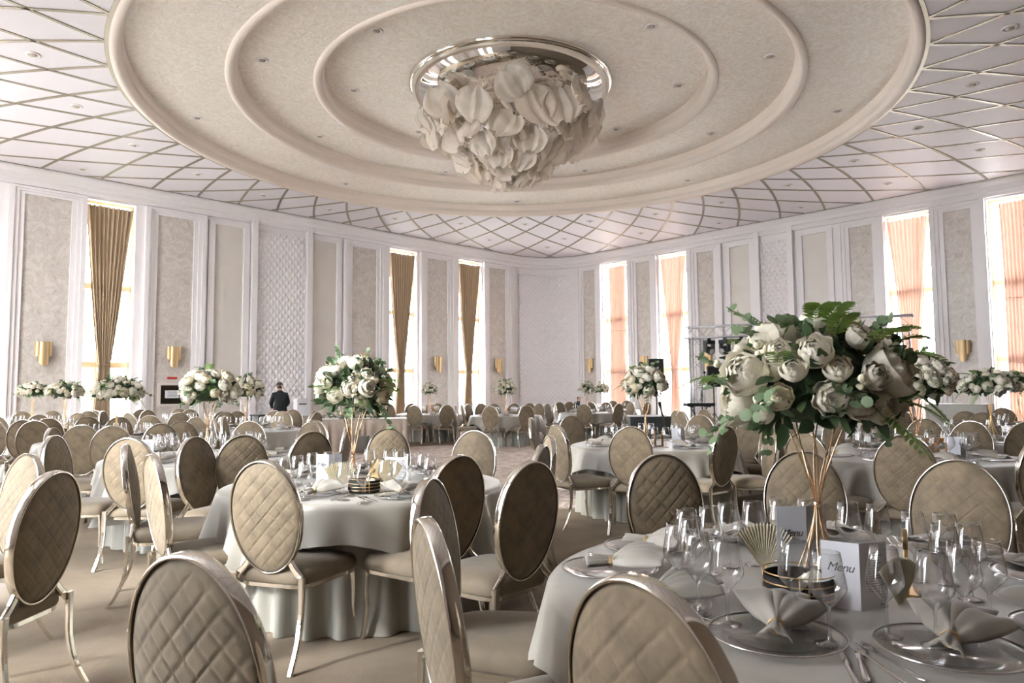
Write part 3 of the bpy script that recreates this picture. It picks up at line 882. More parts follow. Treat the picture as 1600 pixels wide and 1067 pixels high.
# ---- napkin pulled through a ring
def make_napkin(seed):
    rnd = random.Random(seed); t = link('folded_napkin', None)
    b = MB()
    for lay, (rz_, up, ln) in enumerate(((0, .018, .19), (R(15), .024, .175), (R(-17), .006, .185))):
        def g(u, v):
            s = -.085 + (ln + .085) * u; q = (v - .5) * 2
            if s < 0: wd = .014 + .026 * (-s / .085) ** .8
            else: wd = .014 + .062 * (s / ln) ** .7
            fold = math.cos(q * PI * 2.2 + lay * .7) * .0045 * (1 - .4 * u)
            arch = (1 - q * q) * (.014 + .034 * math.sin(PI * max(0, s) / ln * .9)) if s > 0 else (1 - q * q) * .022
            curl = .018 * (s / ln) ** 3 * abs(q) if s > 0 else 0
            z = .012 + up * (max(0, s) / ln) + arch + fold + curl
            x = q * wd; y = s
            r_ = rz_ * max(0, min(1, s / .05))
            return (x * math.cos(r_) - y * math.sin(r_), x * math.sin(r_) + y * math.cos(r_), max(z, .006 + lay * .002))
        b.grid(g, 22, 22)
    o = b.build('napkin_cloth', M['napkin'], t)
    sm = o.modifiers.new('thick', 'SOLIDIFY'); sm.thickness = .0022
    b = MB()
    for k in range(3):
        b.tube([(.019 * math.cos(2 * PI * i / 20), -.006 + k * .006 + .003 * math.sin(4 * PI * i / 20),   .020 + .018 * math.sin(2 * PI * i / 20)) for i in range(20)], .0015, 6, closed=True)
    b.build('napkin_ring', M['gold'], t)
    return t
nap = [make_napkin(1), make_napkin(2)]
# ---- cutlery
def flat_pts(lst, z): return lst
def handle(b, y0, y1, w0, w1):
    b.grid(lambda u, v: ((lambda wd, a: (wd * math.cos(a), y0 + (y1 - y0) * u, .003 + .0022 * math.sin(a)))(w0 + (w1 - w0) * (1 - u) ** 1.5 if u < .93 else (w0) * (1 - u) / .07 + .001, 2 * PI * v)), 14, 8, closev=True)
b = MB()
handle(b, .06, -.10, .0085, .0028)
b.box(-.0028, .0028, .055, .075, .002, .005)
b.grid(lambda u, v: ((v - .5) * 2 * (.0035 + .008 * math.sin(PI * min(1, u * 1.2) * .5)), .072 + .025 * u, .003 + .003 * u), 6, 4)
for k in range(4): x_ = -.0095 + k * .0063; b.box(x_ - .0015, x_ + .0015, .095, .135, .004, .006)
fork_me = b.mesh('fork', M['steel'])
b = MB(); handle(b, .04, -.10, .009, .005)
b.grid(lambda u, v: ((v - .35) * (.018 - .010 * u ** 3), .03 + .11 * u, .0025 + .002 * math.sin(PI * v)), 10, 4)
knife_me = b.mesh('knife', M['steel'])
b = MB(); handle(b, .06, -.08, .0085, .0028)
b.grid(lambda u, v: ((v - .5) * 2 * .019 * math.sin(PI * (.06 + .9 * u)) ** .6, .055 + .058 * u, .004 + .006 * (v - .5) ** 2 * 4 - .004 * math.sin(PI * u) + .002), 10, 8)
spoon_me = b.mesh('spoon', M['steel'])
# ---- black basket with gold wire bands
bk0 = link('wire_basket', None)
b = MB(); b.lathe([(.0, .004), (.09, .004), (.098, .02), (.098, .078), (.092, .078), (.09, .03), (.0, .03)], 40); b.build('black_liner', M['black'], bk0)
b = MB()
for z in (.022, .042, .062, .088): b.tube([(.101 * math.cos(2 * PI * i / 40), .101 * math.sin(2 * PI * i / 40), z) for i in range(40)], .0019, 6, closed=True)
for a in (0, 14, 120, 134, 240, 254): a = R(a - 110); b.tube([(.102 * math.cos(a), .102 * math.sin(a), .01), (.102 * math.cos(a), .102 * math.sin(a), .088)], .0019, 6)
b.build('gold_wire_frame', M['gold'], bk0)
b = MB(); b.grid(lambda u, v: (.075 * (u - .5) * 2, .06 * (v - .5) * 2, .05 + .03 * math.sin(u * 5) * math.cos(v * 4)), 12, 12); b.build('cloth_liner', M['palm'], bk0)
# ---- palm fan
b = MB()
def fang(u, v):
    a = (u - .5) * R(70); L = (.11 + .05 * math.cos(a * 1.3)) * v + .01; k = int(round(u * 36)) % 2
    L *= (1 if v < .99 else (1.0 - .07 * k))
    return (L * math.sin(a), .004 * (1 if k else -1) * v * 2, L * math.cos(a))
b.grid(fang, 36, 8, smooth=False)
fan_me = b.mesh('dried_palm_fan', M['palm'])
def text_mesh(name, body, size, m, parent, shear=0, ext=.0002, bevel=0, sp=1.0):
    fc = bpy.data.curves.new(name, 'FONT'); fc.body = body; fc.size = size; fc.shear = shear; fc.align_x = 'CENTER'; fc.extrude = ext; fc.bevel_depth = bevel; fc.space_character = sp
    tmp = bpy.data.objects.new(name, fc); C.objects.link(tmp)
    bpy.context.view_layer.update()
    me = bpy.data.meshes.new_from_object(tmp.evaluated_get(bpy.context.evaluated_depsgraph_get())); bpy.data.objects.remove(tmp)
    me.materials.clear(); me.materials.append(m); return link(name, me, parent)
# ---- menu card
def card(loc, rz, label, h=.185, text=True, spread=28):
    t = thing('menu_card', label, 'menu card', loc, rz, 'folded white menu cards on the tables')
    for s in (1, -1):
        a = R(spread)
        # leaves open away from the viewer: the fold is nearest
        T = Matrix.Rotation(a if s > 0 else PI - a, 4, 'Z')
        b = MB(); b.box(0, .10, -.0008, .0008, 0, h, T=T)
        lf = b.build('card_leaf', M['paper'], t)
        if not text: continue
        b = MB(); rnd = random.Random(3)
        sy = -1 if s > 0 else 1
        for k in range(7):
            z = .012 + k * .009; x = .078 + .006 * math.sin(k)
            for q in (-1, 1):
                c = Vector((x + q * .005, sy * .0012, z)); b.add([T @ (c + Vector(p)) for p in ((-.004, 0, -.002), (0, 0, -.004), (.005, 0, .003), (-.001, 0, .004))], [(0, 1, 2, 3)])
        b.build('printed_leaves', M['print_leaf'], lf)
        if s > 0:
            b = MB()
            for k in range(16): b.box(.03, .07 + .012 * math.sin(k * 2.1), sy * .0014, sy * .0011, h - .03 - k * .007, h - .0285 - k * .007, T=T)
            b.build('printed_lines', M['ink'], lf)
        else:
            o = text_mesh('menu_word', 'Menu', .034, M['ink'], lf, .35, sp=.9)
            # face the viewer side (-y)
            o.matrix_local = Matrix.Rotation(-a, 4, 'Z') @ Matrix.Translation((-.05, -.0014, h * .56)) @ Matrix.Rotation(PI / 2, 4, 'X')
    return t
# ---- table number
def number(txt, loc, rz, label, m=None, size=.17, base=True):
    t = thing('table_number', label, 'table number', loc, rz, None)
    o = text_mesh('number_digits', txt, size * 1.4, m or M['gold'], t, ext=.005, bevel=.001)
    o.location = (0, 0, .012); o.rotation_euler = (PI / 2, 0, 0)
    if base:
        b = MB(); b.box(-.05, .05, -.03, .03, 0, .012); b.build('stand_base', m or M['gold'], t)
    return t

# ---- flowers
def make_bloom(seed, peony=True):
    rnd = random.Random(seed); b = MB()
    layers = [(.10, 3, .0), (.20, 4, .1), (.34, 5, .15), (.5, 5, .2), (.68, 6, .3), (.84, 6, .45), (1.0, 7, .7)] if peony else [(.12, 3, 0), (.3, 4, .1), (.55, 5, .2), (.8, 5, .35), (1.0, 5, .6)]
    for r_, n, op in layers:
        a0 = rnd.uniform(0, 6)
        for i in range(n):
            a = a0 + 2 * PI * i / n; wspan = (2 * PI / n) * .78; ph = rnd.uniform(0, 6); tw = rnd.uniform(-.08, .08)
            top = rnd.uniform(-.06, .06)
            def g(u, v):
                t = .12 + v * (.84 - .46 * op)             # polar from the bottom
                pol = PI * (1 - t)                          # PI bottom .. towards top
                rr = r_ * (1 + .10 * math.sin(u * 9 + ph) * v * v) 
                aa = a + (u - .5) * 2 * wspan * (math.sin(PI * min(.96, t * 1.0)) ** .35)
                x = rr * math.sin(pol) * math.cos(aa); y = rr * math.sin(pol) * math.sin(aa)
                z = -rr * math.cos(PI - pol) * -1 * .8
                z = rr * math.cos(pol) * .85 + (1 - r_) * .30 + top * v
                k = 1 + op * .45 * max(0, v - .6)
                return (x * k, y * k, z)
            b.grid(g, 6, 6)
    return b
blooms = [make_bloom(1).mesh('rose_bloom', M['rose']), make_bloom(2, False).mesh('rose_bloom', M['rose']), make_bloom(3).mesh('rose_bloom', M['rose_cream']), make_bloom(4).mesh('rose_bloom', M['rose'])]
def leafshape(b, P, d, up, L, wd, fold=.2, n=4):
    """pointed leaf from P along d"""
    d = d.normalized(); s = d.cross(up).normalized(); nn = s.cross(d)
    vs = []
    for i in range(n + 1):
        t = i / n; ww = wd * math.sin(PI * (t * .92 + .04)) ** .8; drop = -.22 * L * t * t
        c = P + d * L * t + nn * drop
        vs += [c + s * ww + nn * ww * fold, c, c - s * ww + nn * ww * fold]
    fs = []
    for i in range(n): fs += [(3 * i, 3 * i + 1, 3 * i + 4, 3 * i + 3), (3 * i + 1, 3 * i + 2, 3 * i + 5, 3 * i + 4)]
    b.add(vs, fs, True)
def disc_leaf(b, P, d, up, r_):
    d = d.normalized(); s = d.cross(up).normalized(); nn = s.cross(d)
    c = P + d * r_; vs = [c - nn * r_ * .12] + [c + (d * math.cos(a) + s * math.sin(a)) * r_ for a in [2 * PI * i / 9 for i in range(9)]]
    b.add(vs, [(0, 1 + i, 1 + (i + 1) % 9) for i in range(9)], True)
def make_bouquet(seed, nb, rx=.25, rz=.17, density=1.0, size=.058):
    """centre at origin; blooms are children"""
    rnd = random.Random(seed); t = link('floral_centrepiece', None)
    pts = []
    tries = 0
    while len(pts) < nb and tries < 4000:
        tries += 1
        u = rnd.uniform(-.55, 1); a = rnd.uniform(0, 2 * PI); q = math.sqrt(1 - u * u)
        d = Vector((q * math.cos(a), q * math.sin(a), u)); k = rnd.uniform(.92, 1.06)
        p = Vector((d.x * rx * k, d.y * rx * k, d.z * rz * k)); s = size * rnd.choice((.6, .8, 1, 1.1, 1.2))
        if all((p - p2).length > (s + s2) * .66 for p2, s2, _ in pts): pts.append((p, s, d))
    for p, s, d in pts:
        me = blooms[rnd.choice((0, 0, 1, 2, 3, 3, 0))]
        o = link('rose_bloom', me, t)
        dd = (d + Vector((rnd.uniform(-.3, .3), rnd.uniform(-.3, .3), rnd.uniform(0, .5)))).normalized()
        o.matrix_local = Matrix.Translation(p) @ dd.to_track_quat('Z', 'Y').to_matrix().to_4x4() @ Matrix.Diagonal((s, s, s, 1))
    def sph(lo=-.75):
        u = rnd.uniform(lo, 1); a = rnd.uniform(0, 2 * PI); q = math.sqrt(1 - u * u); return Vector((q * math.cos(a), q * math.sin(a), u))
    core = MB(); core.grid(lambda u, v: (lambda k: (rx * .72 * k * math.sin(PI * v) * math.cos(2 * PI * u), rx * .72 * k * math.sin(PI * v) * math.sin(2 * PI * u), -rz * .70 * k * math.cos(PI * v)))(1 + .06 * math.sin(9 * u * 6.28) * math.sin(11 * v)), 30, 18, closeu=True)
    for i in range(int(260 * density)):
        d = sph(); P = Vector((d.x * rx, d.y * rx, d.z * rz)) * rnd.uniform(.72, 1.0 if density > 1 else .92)
        dd = (d + sph(-1) * .9); leafshape(core, P, dd, sph(-1), rnd.uniform(.05, .095), rnd.uniform(.012, .022))
    o = core.build('dark_foliage', M['leaf'], t); o['kind'] = 'stuff'
    e = MB()
    for i in range(int(16 * density)):
        d = sph(-.5); P = Vector((d.x * rx, d.y * rx, d.z * rz)) * .85; dd = (d + sph(-1) * .45).normalized(); L = rnd.uniform(.10, .17)
        bend = sph(-1) * .05; path = [P + dd * L * q + bend * q * q - Vector((0, 0, .04 * q * q)) for q in [j / 6 for j in range(7)]]
        e.tube(path, .0014, 4)
        for j in range(1, 7):
            for s in (-1, 1): disc_leaf(e, path[j], (dd.cross(Vector((0, 0, 1))) * s + dd * .5 + sph(-1) * .3), sph(-1), rnd.uniform(.012, .021))
    (e.build('eucalyptus_sprays', M['eucalyptus'], t))['kind'] = 'stuff'
    f = MB()
    for i in range(int((16 if density > 1.2 else 11) * density)):
        d = sph(-.6); P = Vector((d.x * rx, d.y * rx, d.z * rz)) * (.95 if density > 1.2 else .8); dd = (d + sph(-1) * .4 + Vector((0, 0, .1))).normalized(); L = rnd.uniform(.13, .20); n = 11
        side = dd.cross(Vector((0, 0, 1))).normalized() if abs(dd.z) < .9 else Vector((1, 0, 0)); up = side.cross(dd)
        path = [P + dd * L * q - Vector((0, 0, .07 * q * q)) for q in [j / n for j in range(n + 1)]]
        f.tube(path, .0012, 4)
        for j in range(2, n + 1):
            ll = .055 * math.sin(PI * (j / (n + 1)) * .85 + .25)
            for s in (-1, 1): leafshape(f, path[j], side * s + dd * .55, up, ll, .006, n=3)
    (f.build('fern_sprays', M['fern'], t))['kind'] = 'stuff'
    g = MB()
    for i in range(int(20 * density)):
        d = sph(-.3); P = Vector((d.x * rx, d.y * rx, d.z * rz)) * rnd.uniform(.95, 1.16)
        for k in range(3): g.ball(P + sph(-1) * .018, rnd.uniform(.007, .013), 8, 6)
    (g.build('berry_buds', M['bud'], t))['kind'] = 'stuff'
    return t
def add_stand(t, zc, base_r=.10, top_r=.10, low=-.14, m='rose_gold', nw=8, tie=.5):
    """gold wire stand below a bouquet whose centre is zc above the table"""
    b = MB()
    zt = -zc + .002; z_tie = zt + (low - zt) * tie
    for i in range(nw):
        a = 2 * PI * i / nw
        pts = []
        for q in [j / 16 for j in range(17)]:
            z = zt + (low + .02 - zt) * q
            e = (z - z_tie) / ((zt - z_tie) if z < z_tie else (low - z_tie))
            r_ = .007 + ((base_r - .007) * e ** 1.5 if z < z_tie else (top_r - .007) * e ** 1.35)
            aa = a + .5 * (1 if z < z_tie else -1) * e
            pts.append((r_ * math.cos(aa), r_ * math.sin(aa), z))
        b.tube(pts, .0027, 6)
    b.tube([(base_r * math.cos(2 * PI * i / 32), base_r * math.sin(2 * PI * i / 32), zt + .003) for i in range(32)], .0035, 6, closed=True)
    b.lathe([(.012, z_tie - .008), (.014, z_tie), (.012, z_tie + .008)], 12)
    b.build('wire_stand', M[m], t)

ZT = .7535
bqA = make_bouquet(11, 44, .255, .185, 1.35, .066); add_stand(bqA, .64, .085, .085)
tag(bqA, 'very large bouquet of white roses and ferns on a copper wire stand, nearest the camera', 'centrepiece', 'tall floral centrepieces')
bqA.location = (.97, 2.27, ZT + .64)
bqB = make_bouquet(12, 40, .245, .19, 1.05, .053); add_stand(bqB, .65, .07, .09, tie=.35)
tag(bqB, 'large bouquet of white roses on a copper wire stand, left of centre', 'centrepiece', 'tall floral centrepieces')
bqB.location = (-1.10, 4.88, ZT + .65)
bqC = make_bouquet(13, 36, .25, .17, .6, .060); add_stand(bqC, .66, .07, .07)
tag(bqC, 'bouquet of white roses between the red sign and the waiter, on gold wires', 'centrepiece', 'tall floral centrepieces')
bqC.location = (-3.03, 7.02, ZT + .665)
bqD = make_bouquet(14, 36, .29, .15, .55, .062); add_stand(bqD, .66, .08, .04, m='gold')
bqD.location = (-5.33, 9.5, ZT + .67); register(bqD); used.add(bqD.name)
tag(bqD, 'flat wide white rose bouquet in front of the leftmost curtain', 'centrepiece', 'tall floral centrepieces')
bqI = make_bouquet(15, 34, .235, .175, .55, .058); add_stand(bqI, .68, .06, .08)
bqI.location = (1.53, 8.12, ZT + .70); register(bqI); used.add(bqI.name)
tag(bqI, 'round white rose bouquet beside the left loudspeaker', 'centrepiece', 'tall floral centrepieces')
for pr_, (x, y, z, rz, s, lab) in ((bqD, (-7.56, 11.9, ZT + .68, 1.0, .9, 'white rose bouquet second from the left edge, above the gold 1')),
     (bqD, (-9.33, 13.7, ZT + .70, 2.2, .88, 'white rose bouquet nearest the left edge, in front of the marbled panel')),
     (bqI, (-4.58, 12.1, ZT + .70, 1.4, 1.1, 'white bouquet between the large left bouquet and the waiter')),
     (bqI, (3.72, 6.5, ZT + .70, 2.0, 1.25, 'dark leafy bouquet partly behind the right side of the biggest bouquet')),
     (bqD, (5.76, 8.5, ZT + .66, 3.3, .98, 'wide white bouquet left of the right edge')),
     (bqD, (7.68, 10.7, ZT + .70, 4.0, .9, 'white bouquet cut by the right edge')),
     (bqI, (-.18, 18.6, ZT + .70, .4, 1.05, 'small far bouquet just left of the curved white corner')),
     (bqI, (-2.40, 20.3, ZT + .70, 5.1, .85, 'smallest far bouquet between the two narrow left curtains')),
     (bqI, (2.18, 20.5, ZT + .70, 3.0, .9, 'far bouquet in front of the curved white corner, left one of two')),
     (bqI, (2.98, 23.6, ZT + .70, 4.1, .95, 'far bouquet in front of the curved white corner, right one of two'))):
    place(pr_, (x, y, z), rz, lab, 'centrepiece', 'tall floral centrepieces', s)

# ---- settings on the nearest table
def one(me, name, loc, rz, label, cat, group, scale=None):
    o = link(name, me, None, loc, rz, scale); tag(o, label, cat, group); return o
GA = [(0.578,2.375), (0.554,2.222), (0.487,2.120), (0.666,2.423), (0.753,2.501), (0.850,2.526), (0.564,1.900), (0.510,1.986), (0.734,1.868), (0.762,1.743), (1.171,2.494), (1.255,2.458), (1.290,2.302), (1.365,2.257), (1.248,2.071), (1.335,2.097), (1.148,1.834), (1.231,1.862), (0.929,1.796), (1.011,1.728), (0.972,2.603), (1.070,2.590)]
GAL = ['in the left cluster on the nearest table'] * 6 + ['beside the nearest napkin and black basket'] * 4 + ['behind the front menu card on the nearest table'] * 2 + ['right of the edge-on gold number on the nearest table'] * 6 + ['in front of the palm fan on the nearest table'] * 2 + ['behind the rear menu card on the nearest table'] * 2
for l in dict.fromkeys(GAL):
    for i, (x, y) in enumerate(sorted([p for p, q in zip(GA, GAL) if q == l], key=lambda p: p[0] / p[1])):
        one(glass_me, 'wine_glass', (x, y, ZT), 0, 'wine glass %s, %s from left' % (l, ORD[i]), 'wine glass', 'wine glasses ' + l)
GB = [(-1.417,4.401), (-1.370,4.510), (-1.207,4.107), (-1.334,4.713), (-1.243,4.780), (-0.973,4.090), (-0.842,3.99), (-1.010,4.990), (-0.876,4.984), (-0.787,4.918), (-0.761,4.227), (-0.667,4.142), (-0.675,4.657), (-0.590,4.655), (-0.511,4.375)]
for i, (x, y) in enumerate(sorted(GB, key=lambda p: p[0] / p[1])):
    one(glass_me, 'wine_glass', (x, y, ZT), 0, 'stemmed wine glass on the table with black baskets, %s from left' % ORD[i], 'wine glass', 'wine glasses on the table with black baskets')
def setting(cx, cy, tx, ty, lab, cutl=True, group=None, seed=0, sc_=1.0, napoff=0.0):
    """charger at cx,cy of the table at tx,ty"""
    a = math.atan2(cy - ty, cx - tx); rz = a + PI / 2 + napoff      # local -y points to the guest
    place(ch0, (cx, cy, ZT), rz, 'glass charger plate ' + lab, 'plate', 'glass charger plates')
    place(nap[seed % 2], (cx, cy, ZT + .012), rz + .25 * math.sin(seed * 3 + cx * 7), 'grey napkin in gold ring ' + lab, 'napkin', 'napkins in gold rings')
    if cutl:
        s = Vector((math.cos(a + PI / 2), math.sin(a + PI / 2))); i_ = Vector((math.cos(a), math.sin(a)))
        for me, n, off, d in ((fork_me, 'fork', -.195, 'fork'), (fork_me, 'fork', -.225, 'fork'), (knife_me, 'knife', .195, 'knife'), (spoon_me, 'spoon', .222, 'spoon')):
            px, py = cx + s.x * off + i_.x * .02, cy + s.y * off + i_.y * .02
            if math.hypot(px - tx, py - ty) > .90: px -= i_.x * .05; py -= i_.y * .05
            one(me, n, (px, py, ZT), rz + (.05 if n == 'fork' else -.04), 'silver %s %sbeside the plate %s' % (n, ('outer ' if off < -.21 else 'inner ') if n == 'fork' else '', lab), n, 'cutlery on the nearest tables')
SA = [(0.650,1.790, 'nearest the camera at the front of the nearest table'), (1.02,1.690, 'at the front right of the nearest table'), (1.43,1.80, 'at the right edge of the nearest table'), (0.40,2.07, 'half hidden by the front centre chair'),
      (0.33,2.46, 'at the left rim of the nearest table'), (0.52,2.80, 'at the back left rim of the nearest table'), (0.90,2.98, 'in front of the chair right of centre'), (1.34,2.97, 'behind the two menu cards'), (1.68,2.72, 'behind the edge-on gold number'), (1.74,2.33, 'at the far right of the nearest table')]
for i, (x, y, l) in enumerate(SA): setting(x, y, 1.05, 2.30, l, i in (3, 5, 7), None, i, napoff=[.5, -.5, -.3, .2, 0, .3, 0, 0, .3, 0][i])
for i, (me, n, x, y, r_) in enumerate(((knife_me, 'knife', .735, 1.585, -.25), (knife_me, 'knife', .775, 1.615, -.35), (fork_me, 'fork', .812, 1.60, .02), (fork_me, 'fork', .852, 1.625, .12), (spoon_me, 'spoon', .52, 1.94, .6), (fork_me, 'fork', .395, 1.80, -.9))):
    one(me, n, (x, y, ZT), r_, ['silver knife leftmost of four pieces at the front of the nearest table', 'silver knife beside the two forks at the front of the nearest table', 'silver fork between knife and fork at the front of the nearest table', 'silver fork rightmost of four pieces at the front of the nearest table', 'silver spoon lying behind the nearest plate', 'silver fork behind the chrome edge of the front chair'][i], n, None)
SB = [(-1.20,4.26, 'left front of the basket table'), (-0.66,4.22, 'right front of the basket table'), (-1.66,4.70, 'at the left rim of the basket table'), (-0.36,4.85, 'at the right rim of the basket table'), (-1.2,5.5, 'at the back of the basket table'), (-0.62,5.42, 'at the back right of the basket table'), (-1.62,5.25, 'at the back left of the basket table')]
for i, (x, y, l) in enumerate(SB): setting(x, y, -1.02, 4.88, l, i < 4, None, i)
place(bk0, (.833, 2.10, ZT), 0, 'round black basket in gold wire on the nearest table', 'basket')
place(bk0, (-.925, 4.42, ZT), .6, 'round black basket with gold bands, front one on the basket table', 'basket')
place(bk0, (-.895, 4.95, ZT), 1.9, 'round black basket with gold bands behind the front one', 'basket')
place(bk0, (-7.25, 11.4, ZT), .9, 'black basket with gold bands beside the gold 1', 'basket')
card((.965, 2.00, ZT), R(-8), 'folded white menu card standing in front of the copper stand, with the word Menu')
card((.985, 2.40, ZT), R(14), 'taller white menu card behind the black basket', .225, True, 14)
card((-1.30, 5.0, ZT), R(10), 'white menu card left of the copper stand on the basket table')
card((-.80, 4.72, ZT), R(-20), 'white menu card among the glasses right of the black baskets')
card((-3.42, 6.52, ZT), R(4), 'white menu card with the word Menu by the glasses at left', .20)
card((1.90, 8.0, ZT), R(20), 'small white card behind the gold 11', .19, False)
card((3.95, 6.25, ZT), R(6), 'white card right of the gold number behind the big bouquet', .19, False)
number('2', (1.184, 2.16, ZT), R(60), 'gold table number seen edge-on on the nearest table', size=.19)
number('4', (-.92, 4.70, ZT), R(58), 'gold table number 4 turned sideways beside the black baskets', size=.17)
number('8', (-4.95, 9.0, ZT), R(20), 'gold table number 8 at left', size=.17)
number('1', (-7.05, 11.2, ZT), R(15), 'gold table number 1 at far left', size=.17)
number('11', (1.62, 7.85, ZT), R(38), 'gold brown table number with two upright digits in front of the black desk', M['wood'], .17)
number('90', (3.76, 6.30, ZT), R(-4), 'brown wooden table number behind the chair right of the big bouquet', M['wood'], .17)
number('15', (-2.33, 19.9, ZT), R(-2), 'small table number 15 on the far table between the left curtains', M['wood'], .26)
number('10', (3.75, 10.2, ZT), R(-10), 'brown wooden table number in front of the truss', M['wood'], .17)
for x, y, r_, s, l in ((1.09, 2.03, .35, .85, 'cream dried palm fan right of the front menu card'), (.85, 2.42, -.3, 1.0, 'cream dried palm fan behind the black basket'), (-1.09, 4.47, .1, 1.1, 'cream dried palm fan left of the black baskets'), (-.80, 4.56, -.2, 1.15, 'cream dried palm fan right of the black baskets')):
    one(fan_me, 'dried_palm_fan', (x, y, ZT), r_, l, 'palm fan', None, s)
# ---- the other tables
def ring_items(key, ns, ng, gl, seed):
    tx, ty, rot, desc = TABLES[key]; rnd = random.Random(seed)
    on = desc.replace('draped head table', 'head table')
    pos = sorted(range(ns), key=lambda i: (tx + .68 * math.cos(2 * PI * (i + .3) / ns + R(rot))) / (ty + .68 * math.sin(2 * PI * (i + .3) / ns + R(rot))))
    rank = {q: k for k, q in enumerate(pos)}; gl_pts = []
    for i in range(ns):
        a = 2 * PI * (i + .3) / ns + R(rot); x, y = tx + .68 * math.cos(a), ty + .68 * math.sin(a); o_ = ORD[rank[i]]
        place(ch0, (x, y, ZT), a, 'glass plate, %s from left on %s' % (o_, on), 'plate', 'glass chargers on ' + desc)
        place(nap[i % 2], (x, y, ZT + .012), a + PI / 2 + rnd.uniform(-.5, .5), 'grey napkin, %s from left on %s' % (o_, on), 'napkin', 'napkins on ' + desc)
        for g_ in range(ng):
            q = a + PI / ns + R(-8 + 13 * g_); rr = .44 + .07 * (g_ % 2)
            gl_pts.append((tx + rr * math.cos(q) + rnd.uniform(-.01, .01), ty + rr * math.sin(q)))
    for k, (x, y) in enumerate(sorted(gl_pts, key=lambda p: p[0] / p[1])):
        one(gl, 'wine_glass', (x, y, ZT), 0, 'wine glass, %s from left on %s' % (ORD[k], on), 'wine glass', 'wine glasses on ' + desc)
for key, ns, ng, gl in (('C', 8, 3, glass_me), ('D', 8, 2, glass_far), ('E', 6, 2, glass_far), ('F', 6, 2, glass_far), ('G', 7, 2, glass_far), ('H', 6, 2, glass_far), ('I', 8, 2, glass_me), ('J', 8, 3, glass_me), ('K', 7, 2, glass_far), ('L', 6, 2, glass_far), ('M', 6, 2, glass_far), ('N', 6, 2, glass_far), ('O', 6, 2, glass_far), ('P', 6, 2, glass_far), ('Q', 5, 1, glass_far)):
    ring_items(key, ns, ng, gl, ord(key))

# ================================================================== THE REST OF THE HALL
# head table with tulle skirt
hx0, hy0, hx1, hy1 = -4.50, 16.55, -2.55, 16.95
d = Vector((hx1 - hx0, hy1 - hy0, 0)); Lh = d.length; ang = math.atan2(d.y, d.x)
ht = thing('head_table', 'rectangular table draped in beige tulle with a flower garland on top', 'table', (hx0, hy0, 0), ang)
b = MB(); b.box(-.01, Lh + .01, -.01, .76, .735, .752); b.build('table_top_cloth', M['cloth'], ht)
b = MB(); per = [(0, 0), (Lh, 0), (Lh, .75), (0, .75)]; tot = 2 * (Lh + .75)
def onper(s):
    s = s % tot
    for i in range(4):
        a, c = Vector(per[i]), Vector(per[(i + 1) % 4]); l = (c - a).length
        if s <= l: dd = (c - a) / l; return a + dd * s, Vector((dd.y, -dd.x))
        s -= l
    return Vector(per[0]), Vector((0, -1))
def tul(u, v):
    p, n_ = onper(u * tot); k = v ** .8
    o_ = .006 + k * (.045 + .030 * math.sin(u * tot * 38 + 2 * math.sin(u * 40)) + .02 * math.sin(u * tot * 17))
    return (p.x + n_.x * o_, p.y + n_.y * o_, .748 * (1 - v) + .002)
b.grid(tul, 420, 12, closeu=True); b.build('tulle_skirt', M['tulle'], ht)
gar = link('flower_garland', None, None, (hx0 + .62, hy0 + .32, .752), ang)
tag(gar, 'low garland of white roses and greenery along the draped rectangular table', 'flowers')
rnd = random.Random(8)
for i in range(44):
    x = rnd.uniform(-.42, .72); y = rnd.uniform(-.17, .05); s = rnd.uniform(.04, .062)
    o = link('rose_bloom', blooms[i % 4], gar, (x, y, .08 + rnd.uniform(0, .20) * (1 - abs(x - .15) * .9)), scale=s); o.rotation_euler = (R(60 + rnd.uniform(-40, 40)), 0, rnd.uniform(-.6, .6))
b = MB()
for i in range(260):
    P = Vector((rnd.uniform(-.5, .82), rnd.uniform(-.10, .16), rnd.uniform(.01, .2))); leafshape(b, P, Vector((rnd.uniform(-1, 1), rnd.uniform(-1, .4), rnd.uniform(-.1, .8))), Vector((rnd.uniform(-1, 1), 1, rnd.uniform(-1, 1))), rnd.uniform(.05, .10), .016)
b.build('greenery', M['leaf'], gar)
b = MB()
b.grid(lambda u, v: (.17 * math.copysign(abs(math.cos(2 * PI * u)) ** .25, math.cos(2 * PI * u)), .17 * math.copysign(abs(math.sin(2 * PI * u)) ** .25, math.sin(2 * PI * u)), .03 + .36 * v), 32, 2, closeu=True)
b.add([(.165 * x, .165 * y, .39) for x, y in ((-1, -1), (1, -1), (1, 1), (-1, 1))], [(0, 1, 2, 3)])
oo = thing('ottoman', 'grey upholstered square stool in front of the draped rectangular table', 'stool', (-3.46, 16.15, 0), .1)
b.build('upholstery', M['grey_fabric'], oo)
b = MB()
for x in (-.13, .13):
    for y in (-.13, .13): b.box(x - .015, x + .015, y - .015, y + .015, 0, .035)
b.build('feet', M['black_plastic'], oo)

# tall white serving table at right
st = thing('serving_table', 'tall white-draped serving table behind the chairs at right', 'table', (9.35, 14.75, 0), R(-44))
b = MB(); b.box(-.55, .55, -.35, .35, 1.03, 1.05); b.build('table_top_cloth', M['cloth'], st)
b = MB()
b.grid(lambda u, v: (lambda c, s: ((.56 + .03 * v * math.sin(90 * u)) * math.copysign(abs(c) ** .12, c), (.36 + .03 * v * math.sin(80 * u)) * math.copysign(abs(s) ** .12, s), 1.045 * (1 - v) + .002))(math.cos(2 * PI * u), math.sin(2 * PI * u)), 300, 6, closeu=True)
b.build('cloth_skirt', M['cloth'], st)

